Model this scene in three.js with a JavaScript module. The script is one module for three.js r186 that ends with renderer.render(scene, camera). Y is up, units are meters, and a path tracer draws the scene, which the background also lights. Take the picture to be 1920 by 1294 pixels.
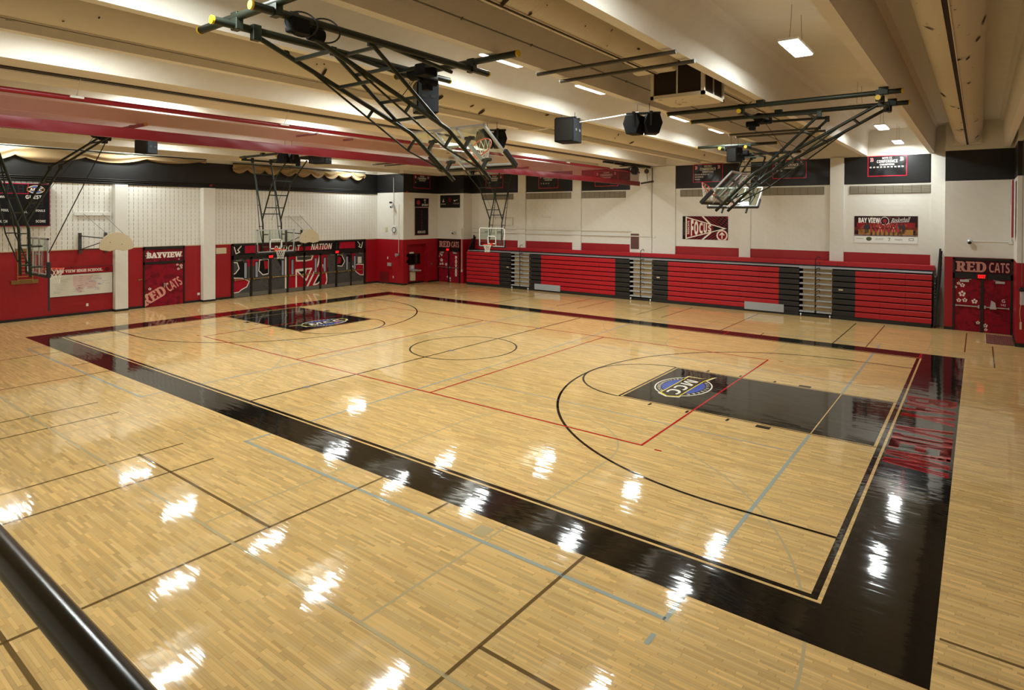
import * as THREE from 'three';
import { mergeGeometries } from 'three/addons/utils/BufferGeometryUtils.js';
import { RoundedBoxGeometry } from 'three/addons/geometries/RoundedBoxGeometry.js';
import { FontLoader } from 'three/addons/loaders/FontLoader.js';
import { RectAreaLightUniformsLib } from 'three/addons/lights/RectAreaLightUniformsLib.js';

// ------------------------------------------------------------------ camera, exposure, lamp level
const scene = new THREE.Scene();
scene.background = new THREE.Color(0x000000);
const renderer = new THREE.WebGLRenderer();
renderer.toneMapping = THREE.LinearToneMapping;
renderer.toneMappingExposure = 2.12;
renderer.shadowMap.enabled = true;
RectAreaLightUniformsLib.init();
const FOCAL = 1138.8;                                       // pixels of a 1920 x 1294 frame
const camera = new THREE.PerspectiveCamera(2 * Math.atan(647 / FOCAL) * 180 / Math.PI, 1920 / 1294, 0.1, 120);
camera.position.set(14.4085, 4.5793, 15.5157);
camera.rotation.order = 'YXZ';
camera.rotation.set(-0.01, 0.6312, 0.004);
camera.setViewOffset(1920, 1294, -44.2, 231.3, 1920, 1294);
const LAMP = 50, LAMP_COLOR = new THREE.Color(0.93, 1.0, 0.98);

// ------------------------------------------------------------------ helpers
let seed = 7;
const rnd = () => { seed = (seed + 0x6d2b79f5) | 0; let t = Math.imul(seed ^ (seed >>> 15), 1 | seed); t = (t + Math.imul(t ^ (t >>> 7), 61 | t)) ^ t; return ((t ^ (t >>> 14)) >>> 0) / 4294967296; };
const gauss = () => Math.sqrt(-2 * Math.log(rnd() + 1e-9)) * Math.cos(6.2832 * rnd());
const PI = Math.PI;
const V = (x, y, z) => new THREE.Vector3(x, y, z);
const used = {};
function numbered(n) { used[n] = (used[n] ?? -1) + 1; return used[n] ? n + '_' + String(used[n]).padStart(3, '0') : n; }
function bx(w, h, d, x = 0, y = 0, z = 0, ry = 0, rx = 0, rz = 0) { const g = new THREE.BoxGeometry(w, h, d); if (rx) g.rotateX(rx); if (rz) g.rotateZ(rz); if (ry) g.rotateY(ry); return g.translate(x, y, z); }
function rbx(w, h, d, x = 0, y = 0, z = 0, r = 0.01, ry = 0, rx = 0) { const g = new RoundedBoxGeometry(w, h, d, 2, Math.min(r, w / 2.01, h / 2.01, d / 2.01)); if (rx) g.rotateX(rx); if (ry) g.rotateY(ry); return g.translate(x, y, z); }
function box(x0, x1, y0, y1, z0, z1) { return bx(x1 - x0, y1 - y0, z1 - z0, (x0 + x1) / 2, (y0 + y1) / 2, (z0 + z1) / 2); }
const UP = V(0, 1, 0);
function rod(a, b, r = 0.02, seg = 10, r2 = r) {
  const d = V().subVectors(b, a), g = new THREE.CylinderGeometry(r2, r, d.length(), seg);
  g.applyQuaternion(new THREE.Quaternion().setFromUnitVectors(UP, d.clone().normalize()));
  const m = a.clone().add(b).multiplyScalar(0.5); return g.translate(m.x, m.y, m.z);
}
function bar(a, b, w, h = w) {   // square tube
  const d = V().subVectors(b, a), g = new THREE.BoxGeometry(w, d.length(), h);
  g.applyQuaternion(new THREE.Quaternion().setFromUnitVectors(UP, d.clone().normalize()));
  const m = a.clone().add(b).multiplyScalar(0.5); return g.translate(m.x, m.y, m.z);
}
function tube(pts, r = 0.02, seg = 24, rs = 8, closed = false) { return new THREE.TubeGeometry(new THREE.CatmullRomCurve3(pts, closed), seg, r, rs, closed); }
function disc(r, d, x, y, z, rx = 0, rz = 0, seg = 20) { const g = new THREE.CylinderGeometry(r, r, d, seg); if (rx) g.rotateX(rx); if (rz) g.rotateZ(rz); return g.translate(x, y, z); }
function merge(list) {
  list = [].concat(list);
  if (list.length === 1) return list[0];
  const out = list.map((g) => { const k = g.index ? g.toNonIndexed() : g; for (const n of Object.keys(k.attributes)) if (!['position', 'normal', 'uv'].includes(n)) k.deleteAttribute(n); if (!k.attributes.uv) k.setAttribute('uv', new THREE.Float32BufferAttribute(new Float32Array(k.attributes.position.count * 2), 2)); return k; });
  return mergeGeometries(out);
}
function metres(g) { // uv in metres, by the way each face points
  g = g.index ? g.toNonIndexed() : g; const p = g.attributes.position, n = g.attributes.normal, uv = new Float32Array(p.count * 2);
  for (let i = 0; i < p.count; i++) { const a = Math.abs(n.getX(i)), b = Math.abs(n.getY(i)), c = Math.abs(n.getZ(i)); if (a >= b && a >= c) { uv[2 * i] = p.getZ(i); uv[2 * i + 1] = p.getY(i); } else if (b >= c) { uv[2 * i] = p.getX(i); uv[2 * i + 1] = p.getZ(i); } else { uv[2 * i] = p.getX(i); uv[2 * i + 1] = p.getY(i); } }
  g.setAttribute('uv', new THREE.BufferAttribute(uv, 2)); return g;
}
function mesh(name, geos, mat, parent = scene) { let mg = merge(geos); if (mat.map && mat.map === stipple) mg = metres(mg); const m = new THREE.Mesh(mg, mat); m.name = parent === scene ? numbered(name) : name; parent.add(m); return m; }
function stuff(m) { m.userData.kind = 'stuff'; return m; }
function group(name, x = 0, y = 0, z = 0, ry = 0, parent = scene) { const g = new THREE.Group(); g.name = parent === scene ? numbered(name) : name; g.position.set(x, y, z); g.rotation.y = ry; parent.add(g); return g; }
function tag(o, label, category, grp) { o.userData.label = label; o.userData.category = category; if (grp) o.userData.group = grp; return o; }
function structure(o, label, category) { o.userData.kind = 'structure'; if (label) { o.userData.label = label; o.userData.category = category; } return o; }
function canvas(w, h, draw) { const c = document.createElement('canvas'); c.width = w; c.height = h; const g = c.getContext('2d'); draw(g, w, h); const t = new THREE.CanvasTexture(c); t.colorSpace = THREE.SRGBColorSpace; t.anisotropy = 8; return t; }
const M = (color, roughness = 0.6, extra = {}) => new THREE.MeshStandardMaterial({ color, roughness, ...extra });
const P = (color, roughness, extra = {}) => new THREE.MeshPhysicalMaterial({ color, roughness, ...extra });
const print = (map, roughness = 0.5) => new THREE.MeshPhysicalMaterial({ map, roughness: Math.max(0.55, roughness), specularIntensity: 0.4 });
// text squeezed into a box of the canvas
function text(g, s, x, y, w, h, fill, font = 'bold', fam = 'sans-serif', stroke, sw = 0) {
  g.save(); g.font = `${font} 100px ${fam}`; g.textBaseline = 'alphabetic'; g.textAlign = 'left';
  const m = g.measureText(s); g.translate(x, y + h); g.scale(w / m.width, h / 73);
  if (stroke) { g.lineJoin = 'round'; g.lineWidth = sw; g.strokeStyle = stroke; g.strokeText(s, 0, 0); }
  g.fillStyle = fill; g.fillText(s, 0, 0); g.restore();
}
function mottled(g, w, h, cols, n, r0, r1) { for (let i = 0; i < n; i++) { g.globalAlpha = 0.10 + 0.25 * rnd(); g.fillStyle = cols[(rnd() * cols.length) | 0]; g.beginPath(); g.ellipse(rnd() * w, rnd() * h, r0 + rnd() * (r1 - r0), (r0 + rnd() * (r1 - r0)) * 0.5, rnd() * 3.14, 0, 7); g.fill(); } g.globalAlpha = 1; }

// fine paint texture: roller stipple and small scuffs, in metres
function noiseMap(n, base, amp, blotch) {
  const d = new Uint8Array(n * n * 4), c = [];
  for (let k = 0; k < 24; k++) c.push([1 + (rnd() * 5 | 0), 1 + (rnd() * 5 | 0), rnd() * 6.28, rnd()]);
  for (let y = 0; y < n; y++) for (let x = 0; x < n; x++) {
    let s = 0; for (const [a, b, p, w] of c) s += w * Math.sin(6.2832 * (a * x + b * y) / n + p);
    const v = base + blotch * s / 3.5 + amp * (rnd() - 0.5), i = (y * n + x) * 4;
    d[i] = d[i + 1] = d[i + 2] = Math.max(0, Math.min(255, v)); d[i + 3] = 255;
  }
  const t = new THREE.DataTexture(d, n, n); t.wrapS = t.wrapT = THREE.RepeatWrapping; t.magFilter = THREE.LinearFilter; t.needsUpdate = true; return t;
}
const stipple = noiseMap(256, 245, 16, 1.5); stipple.colorSpace = THREE.SRGBColorSpace;

// ------------------------------------------------------------------ materials
const C = {
  white: M('#ece8de', 0.55, { map: stipple }), ceiling: M('#efe8db', 0.8, { map: stipple }), red: M('#9c0a1a', 0.42), maroon: M('#6f0a16', 0.5), black: M('#121110', 0.5),
  base: M('#141312', 0.5), frame: M('#12110f', 0.4), seatRed: M('#b00e1d', 0.36), seatBlack: M('#1b1916', 0.42), grey: M('#a7abae', 0.45, { metalness: 0.15 }), wood: M('#b98d5e', 0.7),
  steel: M('#242a20', 0.42, { metalness: 0.35 }), steelGrey: M('#4b473f', 0.45, { metalness: 0.4 }), chrome: M('#c4c6c8', 0.25, { metalness: 0.9 }), brass: M('#a98f52', 0.35, { metalness: 0.8 }), yellow: M('#d9b21a', 0.45),
  speaker: P('#101012', 0.75, { specularIntensity: 0.4 }), speakerSide: P('#1c1e22', 0.7, { specularIntensity: 0.4 }), duct: M('#d2c6b0', 0.7), filter: M('#2b1d13', 0.95), tan: M('#cfc09f', 0.6), rim: M('#d8441c', 0.4), net: M('#e8e2d6', 0.8), pad: M('#1b1a1d', 0.55),
  alu: M('#c6c9cc', 0.35, { metalness: 0.5 }), whiteMetal: M('#e4e2dc', 0.4), glass: P('#f4fbf8', 0.02, { transmission: 1, thickness: 0, ior: 1.45 }), canvasCloth: P('#c9ad80', 0.95, { sheen: 0.2 }), cable: M('#2a2723', 0.6), kraft: M('#6e6a62', 0.6, { metalness: 0.3 }),
};
stipple.repeat.set(1, 1);

// ------------------------------------------------------------------ FLOOR: maple strips, laid along x
const TX = 9.144, TZ = 4.572, NS = 120, SW = TZ / NS;        // texture tile in metres, strips per tile
const strips = [];                                          // strips[k] = list of {x0,x1,tone,tilt}
for (let k = 0; k < NS; k++) { const cuts = []; let x = rnd() * 0.8; while (x < TX - 0.15) { cuts.push(x); x += 0.16 + Math.abs(gauss()) * 0.34; } strips.push(cuts.map((c, i) => ({ x0: c, x1: i + 1 < cuts.length ? cuts[i + 1] : cuts[0] + TX, tone: Math.max(-1.9, Math.min(1.9, gauss())), hue: rnd(), tx: gauss(), tz: gauss(), seed: rnd() * 100 }))); }
const NT = 2048;
const woodMap = (() => {
  const d = new Uint8Array(NT * NT * 4), nd = new Uint8Array(NT * NT * 4);
  const wav = []; for (let k = 0; k < 14; k++) wav.push([(1 + (rnd() * 9 | 0)), (1 + (rnd() * 16 | 0)), rnd() * 6.28, gauss()]);
  const hash = (a, b) => { const s = Math.sin(a * 127.1 + b * 311.7) * 43758.5453; return s - Math.floor(s); };
  for (let j = 0; j < NT; j++) {
    const zz = (j + 0.5) / NT * NS, k = Math.floor(zz), t = zz - k, row = strips[k];
    for (let i = 0; i < NT; i++) {
      const x = (i + 0.5) / NT * TX; let p = row.find((q) => (x >= q.x0 && x < q.x1) || (x + TX >= q.x0 && x + TX < q.x1));
      const grain = 0.5 * Math.sin((t * 9 + p.seed) * (1 + 0.2 * p.hue) + 1.3 * Math.sin(x * 2.1 + p.seed)) + 0.6 * (hash(Math.floor(x * 40), Math.floor(t * 14) + p.seed * 7) - 0.5);
      let v = 1 + 0.05 * p.tone + 0.022 * grain;
      const endGap = Math.min(Math.abs(x - p.x0), Math.abs(x - p.x1), Math.abs(x + TX - p.x1));
      if (t < 0.05) v *= 0.91; if (endGap < 0.0035) v *= 0.88;
      const warm = 0.03 * (p.hue - 0.5), o = (j * NT + i) * 4;
      d[o] = Math.min(255, 209 * v * (1 + warm)); d[o + 1] = Math.min(255, 174 * v); d[o + 2] = Math.min(255, 115 * v * (1 - 1.6 * warm)); d[o + 3] = 255;
      // surface slope x10: every strip is a little tilted and cupped, on a slow swell of the whole floor
      let wx = 0, wz = 0; for (const [a, b, ph, w] of wav) { const ph2 = 6.2832 * (a * i + b * j) / NT + ph, cs = w * Math.cos(ph2); wx += a * cs; wz += b * cs; }
      const sx = 0.0022 * p.tx + 0.00006 * wx, sz = 0.0058 * p.tz + 0.009 * (t - 0.5) + 0.00010 * wz;
      nd[o] = Math.max(0, Math.min(255, 127.5 + 127.5 * 10 * sx)); nd[o + 1] = Math.max(0, Math.min(255, 127.5 + 127.5 * 10 * sz)); nd[o + 2] = 255; nd[o + 3] = 255;
    }
  }
  const mk = (a, srgb) => { const t = new THREE.DataTexture(a, NT, NT); t.wrapS = t.wrapT = THREE.RepeatWrapping; t.magFilter = THREE.LinearFilter; t.minFilter = THREE.LinearMipmapLinearFilter; t.generateMipmaps = true; if (srgb) t.colorSpace = THREE.SRGBColorSpace; t.repeat.set(1 / TX, 1 / TZ); t.needsUpdate = true; return t; };
  return { color: mk(d, true), normal: mk(nd, false) };
})();
const gloss = { normalMap: woodMap.normal, normalScale: new THREE.Vector2(0.1, 0.1) };
const maple = P('#ffffff', 0.055, { map: woodMap.color, ior: 1.45, ...gloss });
const paint = (c) => P(c, 0.055, { ior: 1.43, ...gloss });
const pBlack = paint('#15120f'), pRed = paint('#b3111c'), pGrey = paint('#9aa39c'), pBrown = paint('#6a5433'), pTan = paint('#b5a47c'), pWhite = paint('#e6e2d2'), pBlue = paint('#2c4fa8'), pYellow = paint('#e8d43a'), pNat = maple;
const floor = structure(group('floor'), 'glossy maple strip gym floor with painted court lines', 'floor');
const RX = 18.4, LX = -18.5, FZ = -15.35, NZ = 15.0;         // room: right, left, far and near wall planes
function onFloor(g2, layer) { // shape in (x, -z) -> lying on the floor, uv in metres
  const p = g2.attributes.position, uv = g2.attributes.uv; for (let i = 0; i < p.count; i++) uv.setXY(i, p.getX(i), p.getY(i));
  g2.rotateX(-PI / 2); return g2.translate(0, 0.0011 * layer, 0);
}
function rect(x0, x1, z0, z1, layer) { const g = new THREE.PlaneGeometry(Math.abs(x1 - x0), Math.abs(z1 - z0)); g.translate((x0 + x1) / 2, -(z0 + z1) / 2, 0); return onFloor(g, layer); }
function ring(cx, cz, r, w, a0, a1, layer, seg = 72) { const g = new THREE.RingGeometry(r - w / 2, r + w / 2, seg, 1, a0, a1 - a0); g.translate(cx, -cz, 0); return onFloor(g, layer); }
{ // slab, then strips nearest the camera as boards of their own
  const g = rect(LX - 0.3, RX + 0.3, FZ - 0.3, NZ + 0.3, 0);
  mesh('maple_flooring', g, maple, floor);
  mesh('subfloor', box(LX - 0.3, RX + 0.3, -0.2, -0.01, FZ - 0.3, NZ + 0.3), C.wood, floor);
}
{ // 300 nearest visible strips
  const list = []; const cam = camera.position;
  for (let tz = Math.floor(8 / TZ); tz <= Math.floor(14.9 / TZ); tz++) for (let tx = Math.floor(4 / TX); tx <= Math.floor(15 / TX); tx++)
    for (let k = 0; k < NS; k++) for (const q of strips[k]) {
      // texture v runs along -z: row k covers -z in [k*SW, (k+1)*SW] of its tile
      const z1 = -(k * SW) + (tz + 1) * TZ, z0 = z1 - SW, x0 = q.x0 + tx * TX, x1 = q.x1 + tx * TX, xc = (x0 + x1) / 2, zc = (z0 + z1) / 2;
      if (zc > 13.8 || zc < 8.8) continue;
      const dx = xc - cam.x, dz = zc - cam.z, c = Math.cos(0.6312), s = Math.sin(0.6312), X = c * dx - s * dz, Z = s * dx + c * dz, u = 1004 + FOCAL * X / -Z, v = 416 + FOCAL * cam.y / -Z;
      if (Z > -3 || u < -20 || u > 1900 || v > 1310) continue;
      list.push({ d: -Z, x0, x1, z0, z1 });
    }
  list.sort((a, b) => a.d - b.d);
  for (const q of list.slice(0, 300)) {
    const g = new THREE.BoxGeometry(q.x1 - q.x0 - 0.0012, 0.006, q.z1 - q.z0 - 0.0008); g.translate((q.x0 + q.x1) / 2, -0.0025, (q.z0 + q.z1) / 2);
    const p = g.attributes.position, uv = g.attributes.uv; for (let i = 0; i < p.count; i++) uv.setXY(i, p.getX(i), -p.getZ(i));
    mesh('plank', g, maple, floor);
  }
}
// painted court
const CL = 12.8, CW = 7.62, LW = 0.05;
function part(name, geos, mat, parent) { return mesh(name, geos, mat, parent); }
{
  const b0x = CL + 0.135, b0z = CW + 0.135, bx1 = 14.06, bz1 = 8.55;
  part('border_band', [rect(-bx1, bx1, b0z, bz1, 1), rect(-bx1, bx1, -bz1, -b0z, 1), rect(b0x, bx1, -b0z, b0z, 1), rect(-bx1, -b0x, -b0z, b0z, 1)], pBlack, floor);
  const o = 0.085;
  part('boundary_line', [rect(-CL - o, CL + o, CW, CW + o, 1), rect(-CL - o, CL + o, -CW - o, -CW, 1), rect(CL, CL + o, -CW, CW, 1), rect(-CL - o, -CL, -CW, CW, 1)], pBlack, floor);
  const dark = [rect(-0.03, 0.03, -CW, CW, 2), ring(0, 0, 1.83, 0.055, 0, 6.2832, 2, 96)];
  for (const s of [-1, 1]) {
    const a0 = s > 0 ? PI / 2 : -PI / 2, bxk = s * (CL - 1.6);
    dark.push(ring(bxk, 0, 6.02, 0.06, a0, a0 + PI, 2, 96), rect(bxk, s * CL, 5.99, 6.05, 2), rect(bxk, s * CL, -6.05, -5.99, 2));
    dark.push(ring(s * (CL - 5.79), 0, 1.83, 0.055, a0, a0 + PI, 2, 64));
    const ft = s * (CL - 5.79);
    part('key_area', rect(ft + s * 0.10, s * (CL - 0.06), -1.76, 1.76, 1), pBlack, floor);
    dark.push(rect(ft, ft + s * 0.055, -1.83, 1.83, 2), rect(ft, s * CL, 1.80, 1.83, 2), rect(ft, s * CL, -1.83, -1.80, 2));
    for (const e of [-1, 1]) { for (const k of [2.9, 3.85, 4.8]) dark.push(rect(s * (CL - k), s * (CL - k - 0.06), e * 1.88, e * 2.05, 2)); dark.push(rect(s * (CL - 2.0), s * (CL - 2.3), e * 1.88, e * 2.05, 2)); }
  }
  part('court_line', dark, pBlack, floor);
  for (const s of [-1, 1]) part('lane_line', rect(s * 11.56, s * 11.585, -1.76, 1.76, 2), pNat, floor);
  // red volleyball court
  const r = []; const w = 0.025;
  for (const s of [-1, 1]) { r.push(rect(-9 - w, 9 + w, s * 4.5 - w, s * 4.5 + w, 3), rect(s * 9 - w, s * 9 + w, -4.5, 4.5, 3), rect(s * 3 - w, s * 3 + w, -4.5, 4.5, 3)); for (const e of [-1, 1]) r.push(rect(s * 9.3, s * 9.45, e * 4.55 - w, e * 4.55 + w, 3)); }
  for (const s of [-1, 1]) r.push(rect(s * 6.4, s * 6.46, -8.5, -7.75, 3), rect(s * 12.85, s * 12.92, -8.5, -7.7, 3));
  part('volleyball_line', r, pRed, floor);
  // grey cross-court volleyball lines
  const gr = []; const q = 0.03;
  for (const s of [-1, 1]) { const xa = s * 2.5, xb = s * 11.57; for (const x of [xa, xb]) { gr.push(rect(x - q, x + q, 1.87, CW, 2), rect(x - q, x + q, -CW, -1.87, 2)); for (const e of [-1, 1]) gr.push(rect(x - q, x + q, e * 8.56, e * 9.13, 2)); if (x === xa) gr.push(rect(x - q * 0.6, x + q * 0.6, -1.87, 1.87, 2)); } for (const e of [-1, 1]) { gr.push(rect(xa, xb, e * 9.1 - q, e * 9.1 + q, 2), rect(xa, xb, e * 3.04 - q * 0.6, e * 3.04 + q * 0.6, 2), rect(xb - q, xb + q, e * 9.4, e * 9.6, 2)); } }
  part('practice_line', gr, pGrey, floor);
  const br = []; const h = 0.024;
  for (const e of [-1, 1]) { for (const [x, a, b] of [[1.6, 9.9, 13.6], [2.85, 9.9, 13.6], [6.05, 8.56, 13.7], [7.62, 8.56, 9.0], [10.16, 8.56, 13.7]]) br.push(rect(x - h, x + h, e * a, e * b, 2), rect(-x - h, -x + h, e * a, e * b, 2)); }
  br.push(rect(1.5, 6.08, 10.66 - h, 10.66 + h, 2), rect(10.16, 13.9, 10.69 - h, 10.69 + h, 2), rect(2.0, 9.5, 13.65 - h, 13.65 + h, 2), rect(14.1, 15.6, 7.61, 7.65, 2), rect(14.1, 15.6, 8.05, 8.09, 2), rect(14.80, 14.84, -11.4, -7.6, 2), rect(14.02, 14.06, -13.9, -9.7, 2), rect(11.2, 11.24, -13.8, -8.6, 2));
  part('badminton_line', br, pBrown, floor);
  const tn = [rect(-12, 12, 11.2 - h, 11.2 + h, 2), rect(8.5, 8.75, 8.75, 9.02, 2)];
  for (const sx of [-1, 1]) for (const sz of [-1, 1]) {
    for (const x of [5.17, 8.83]) tn.push(rect(sx * x - 0.02, sx * x + 0.02, sz * 5.62, sz * 11.2, 0.6));
    tn.push(ring(sx * 7.0, sz * 5.62, 1.83, 0.036, sz > 0 ? 0 : PI, sz > 0 ? PI : 2 * PI, 0.6, 48), ring(sx * 7.0, sz * 9.6, 6.02, 0.036, sz > 0 ? 0 : PI, sz > 0 ? PI : 2 * PI, 0.6, 80), rect(sx * 7 + 6.0, sx * 7 + 6.04, sz * 9.6, sz * 11.2, 0.6));
  }
  part('faded_line', tn, pTan, floor);
}
const bold = await new FontLoader().loadAsync('fonts/droid/droid_sans_bold.typeface.json');
const serifB = await new FontLoader().loadAsync('fonts/droid/droid_serif_bold.typeface.json');
function letters(s, font, w, h) { // flat lettering scaled into w x h, lower left at 0,0
  const g = new THREE.ShapeGeometry(font.generateShapes(s, 1), 6); g.computeBoundingBox(); const b = g.boundingBox;
  g.translate(-b.min.x, -b.min.y, 0); g.scale(w / (b.max.x - b.min.x), h / (b.max.y - b.min.y), 1); return g;
}
function laid(g, side, cx, cz, layer) { g.rotateZ(side > 0 ? -PI / 2 : PI / 2); g.translate(cx, -cz, 0); return onFloor(g, layer); }
const ellipse = (a, b, x = 0, y = 0) => { const g = new THREE.CircleGeometry(1, 56); g.scale(a, b, 1); return g.translate(x, y, 0); };
const poly = (pts) => new THREE.ShapeGeometry(new THREE.Shape(pts.map(([x, y]) => new THREE.Vector2(x, y))));
for (const s of [1, -1]) {
  const word = []; let at0 = -2.67; for (const [q, w] of [['B', 0.62], ['A', 0.68], ['Y', 0.66], ['', 0.30], ['V', 0.68], ['I', 0.30], ['E', 0.58], ['W', 1.02]]) { if (q) for (const k of [-0.035, 0, 0.035]) word.push(laid(letters(q, bold, w, 1.04).translate(at0 + k, -0.52, 0), s, s * 13.49, 0, 2)); at0 += w + 0.07; }
  part('painted_lettering', word, pRed, floor);
  // conference emblem in the lane: ring, blue oval, slanted plate with star point, three letters
  const at = (g, l) => laid(g, s, s * 8.02, 0, l);
  const plate = (k) => [[-0.98 - k, -0.25 - k * 0.6], [0.88 + k, -0.25 - k * 0.6], [1.06 + k, 0.0], [0.94 + k, 0.25 + k * 0.6], [-0.74, 0.25 + k * 0.6], [-1.30 - k * 1.3, 0.33 + k], [-1.0 - k * 0.6, 0.12]];
  const ringText = (word, a0, a1, flip) => word.split('').filter((q) => q !== ' ').map((q, i, all) => { const an = a0 + (a1 - a0) * i / (all.length - 1), g = letters(q, bold, 0.07, 0.085).translate(-0.035, -0.042, 0); g.rotateZ(flip ? an + PI / 2 : an - PI / 2); return g.translate(0.83 * Math.cos(an), 0.605 * Math.sin(an), 0); });
  part('court_emblem', [at(ellipse(0.98, 0.72), 2), at(poly(plate(0.09)), 2)], pWhite, floor);
  part('court_emblem', [at(ellipse(0.94, 0.68), 3)], pBlack, floor);
  part('court_emblem', [at(ellipse(0.74, 0.535), 4)], pBlue, floor);
  part('court_emblem', [at(poly(plate(0.045)), 5)], pYellow, floor);
  part('court_emblem', [at(poly(plate(-0.005)), 6)], pBlack, floor);
  const mcc = letters('MCC', bold, 1.5, 0.36); mcc.applyMatrix4(new THREE.Matrix4().makeShear(0, 0, 0.18, 0, 0, 0)); mcc.translate(-0.72, -0.18, 0);
  part('court_emblem', [at(mcc, 7), ...ringText('MILWAUKEE', 2.45, 0.7, false).map((g) => at(g, 4)), ...ringText('CITY CONFERENCE', 3.75, 5.75, true).map((g) => at(g, 4))], pWhite, floor);
}
part('floor_socket', [0.62, -4.4].flatMap((z) => [onFloor(new THREE.CircleGeometry(0.1, 20).translate(0, -z * 1.0 + 0, 0), 3)]).concat([onFloor(new THREE.CircleGeometry(0.1, 20).translate(0.01, -6.1, 0), 3)]), C.kraft, floor);

// ------------------------------------------------------------------ WALLS
// block-work face in a local frame: u to the right, y up, d out of the wall
function blocks(u0, u1, y0, y1, holes = [], bw = 0.4, bh = 0.2033, depth = 0.004) {
  const out = [], gap = 0.005; let r = 0;
  for (let y = Math.floor(y0 / bh) * bh; y < y1 - 0.01; y += bh, r++) {
    const a = Math.max(y, y0), b = Math.min(y + bh, y1); if (b - a < 0.03) continue;
    const off = (Math.round(y / bh) % 2) * bw / 2;
    for (let u = Math.floor(u0 / bw) * bw - off; u < u1; u += bw) {
      const c = Math.max(u, u0), d = Math.min(u + bw, u1); if (d - c < 0.03) continue;
      const mu = (c + d) / 2, my = (a + b) / 2; if (holes.some((h) => mu > h[0] && mu < h[1] && my > h[2] && my < h[3])) continue;
      out.push(bx(d - c - gap, b - a - gap, depth, mu, my, depth / 2));
    }
  }
  return out;
}
function blockWall(parent, u0, u1, zones, holes = []) {
  for (const [y0, y1, mat, nm] of zones) { stuff(mesh(nm, blocks(u0, u1, y0, y1, holes), mat, parent)); }
}
const Y1 = 2.97, Y2 = 6.06, Y3 = 7.29, YT = 8.46;           // red / white / black / beam bottom / slab
const zones = [[0, Y1, C.red, 'red_blocks'], [Y1, Y2, C.white, 'white_blocks'], [Y2, Y3, C.black, 'black_blocks'], [Y3, YT, C.ceiling, 'upper_blocks']];
function backing(parent, u0, u1, d0, d1, list = zones) { for (const [y0, y1, mat, nm] of list) mesh(nm.replace('blocks', 'wall_core'), box(u0, u1, y0, y1, d0, d1), mat, parent); }

// far wall, recessed behind the bleachers
const wallFar = structure(group('wall_far', 0, 0, FZ), 'long painted block wall behind the bleachers, red below and white above', 'wall');
backing(wallFar, -13.55, 13.3, -0.3, 0);
const bays = [[-13.4, -9.5], [-8.9, -5.35], [-4.75, -1.5], [1.2, 4.62], [5.17, 8.8], [9.38, 12.73]];
for (const [a, b] of bays) blockWall(wallFar, a, b, zones);
for (const [a, b] of [[-9.5, -8.9], [-5.35, -4.75], [-1.5, -0.17], [-0.13, 1.2], [4.62, 5.17], [8.8, 9.38], [12.73, 13.3]]) mesh('pilaster', box(a, b, 0, Y3, 0, 0.09), C.white, wallFar);
// end returns: blocks that stand forward of the recess, left and right
const wallFarLeft = structure(group('wall_far_left', 0, 0, -14.5), 'painted block wall with double doors left of the bleachers', 'wall');
const ZL = [-18.8, -13.52]; backing(wallFarLeft, -16.2, ZL[1], -0.9, 0, zones);
blockWall(wallFarLeft, -15.9, ZL[1], zones, [[-15.95, -13.8, -1, 2.9]]);
const wallFarRight = structure(group('wall_far_right', 0, 0, -14.5), 'painted block wall with double doors right of the bleachers', 'wall');
backing(wallFarRight, 13.26, 15.9, -0.9, 0, zones);
blockWall(wallFarRight, 13.26, 15.49, zones, [[13.5, 15.5, -1, 2.95]]);
// left corner block: niche for the drinking fountain, faces +z and +x
const cornerL = structure(group('wall_corner_left', -15.9, 0, -12.95, PI / 2), 'projecting red and white corner block at far left', 'wall');
// local: u = -(z + 12.95), d = x + 15.9
const niche = [-1.32, 0.55, 0, 2.72];
for (const [y0, y1, mat, nm] of zones) {
  if (y0 === 0) mesh('red_wall_core', [box(-1.6, niche[0], 0, y1, -2.6, 0), box(niche[1], 1.55, 0, y1, -2.6, 0), box(niche[0], niche[1], niche[3], y1, -2.6, 0), box(niche[0], niche[1], 0, niche[3], -2.6, -0.35)], mat, cornerL);
  else mesh(nm.replace('blocks', 'wall_core'), box(-1.6, 1.55, y0, y1, -2.6, 0), mat, cornerL);
}
blockWall(cornerL, -1.6, 1.55, zones, [niche]);
const faceL = structure(group('wall_corner_left_face', 0, 0, -11.35), 'short block wall facing the court at far left corner', 'wall');
blockWall(faceL, -18.5, -15.9, zones);
// right corner block
const cornerR = structure(group('wall_corner_right', 15.49, 0, -13.2, -PI / 2), 'projecting corner block beside the right exit doors', 'wall');
backing(cornerR, -1.3, 1.3, -3.2, 0); blockWall(cornerR, -1.3, 1.3, zones);
const faceR = structure(group('wall_corner_right_face', 0, 0, -11.9), 'block wall facing the court at the right edge', 'wall');
blockWall(faceR, 15.49, 18.4, zones);

// left wall: acoustic slotted block above a red dado
const wallLeft = structure(group('wall_left', LX, 0, 0, PI / 2), 'left end wall of slotted white blocks above red blocks', 'wall');
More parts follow.
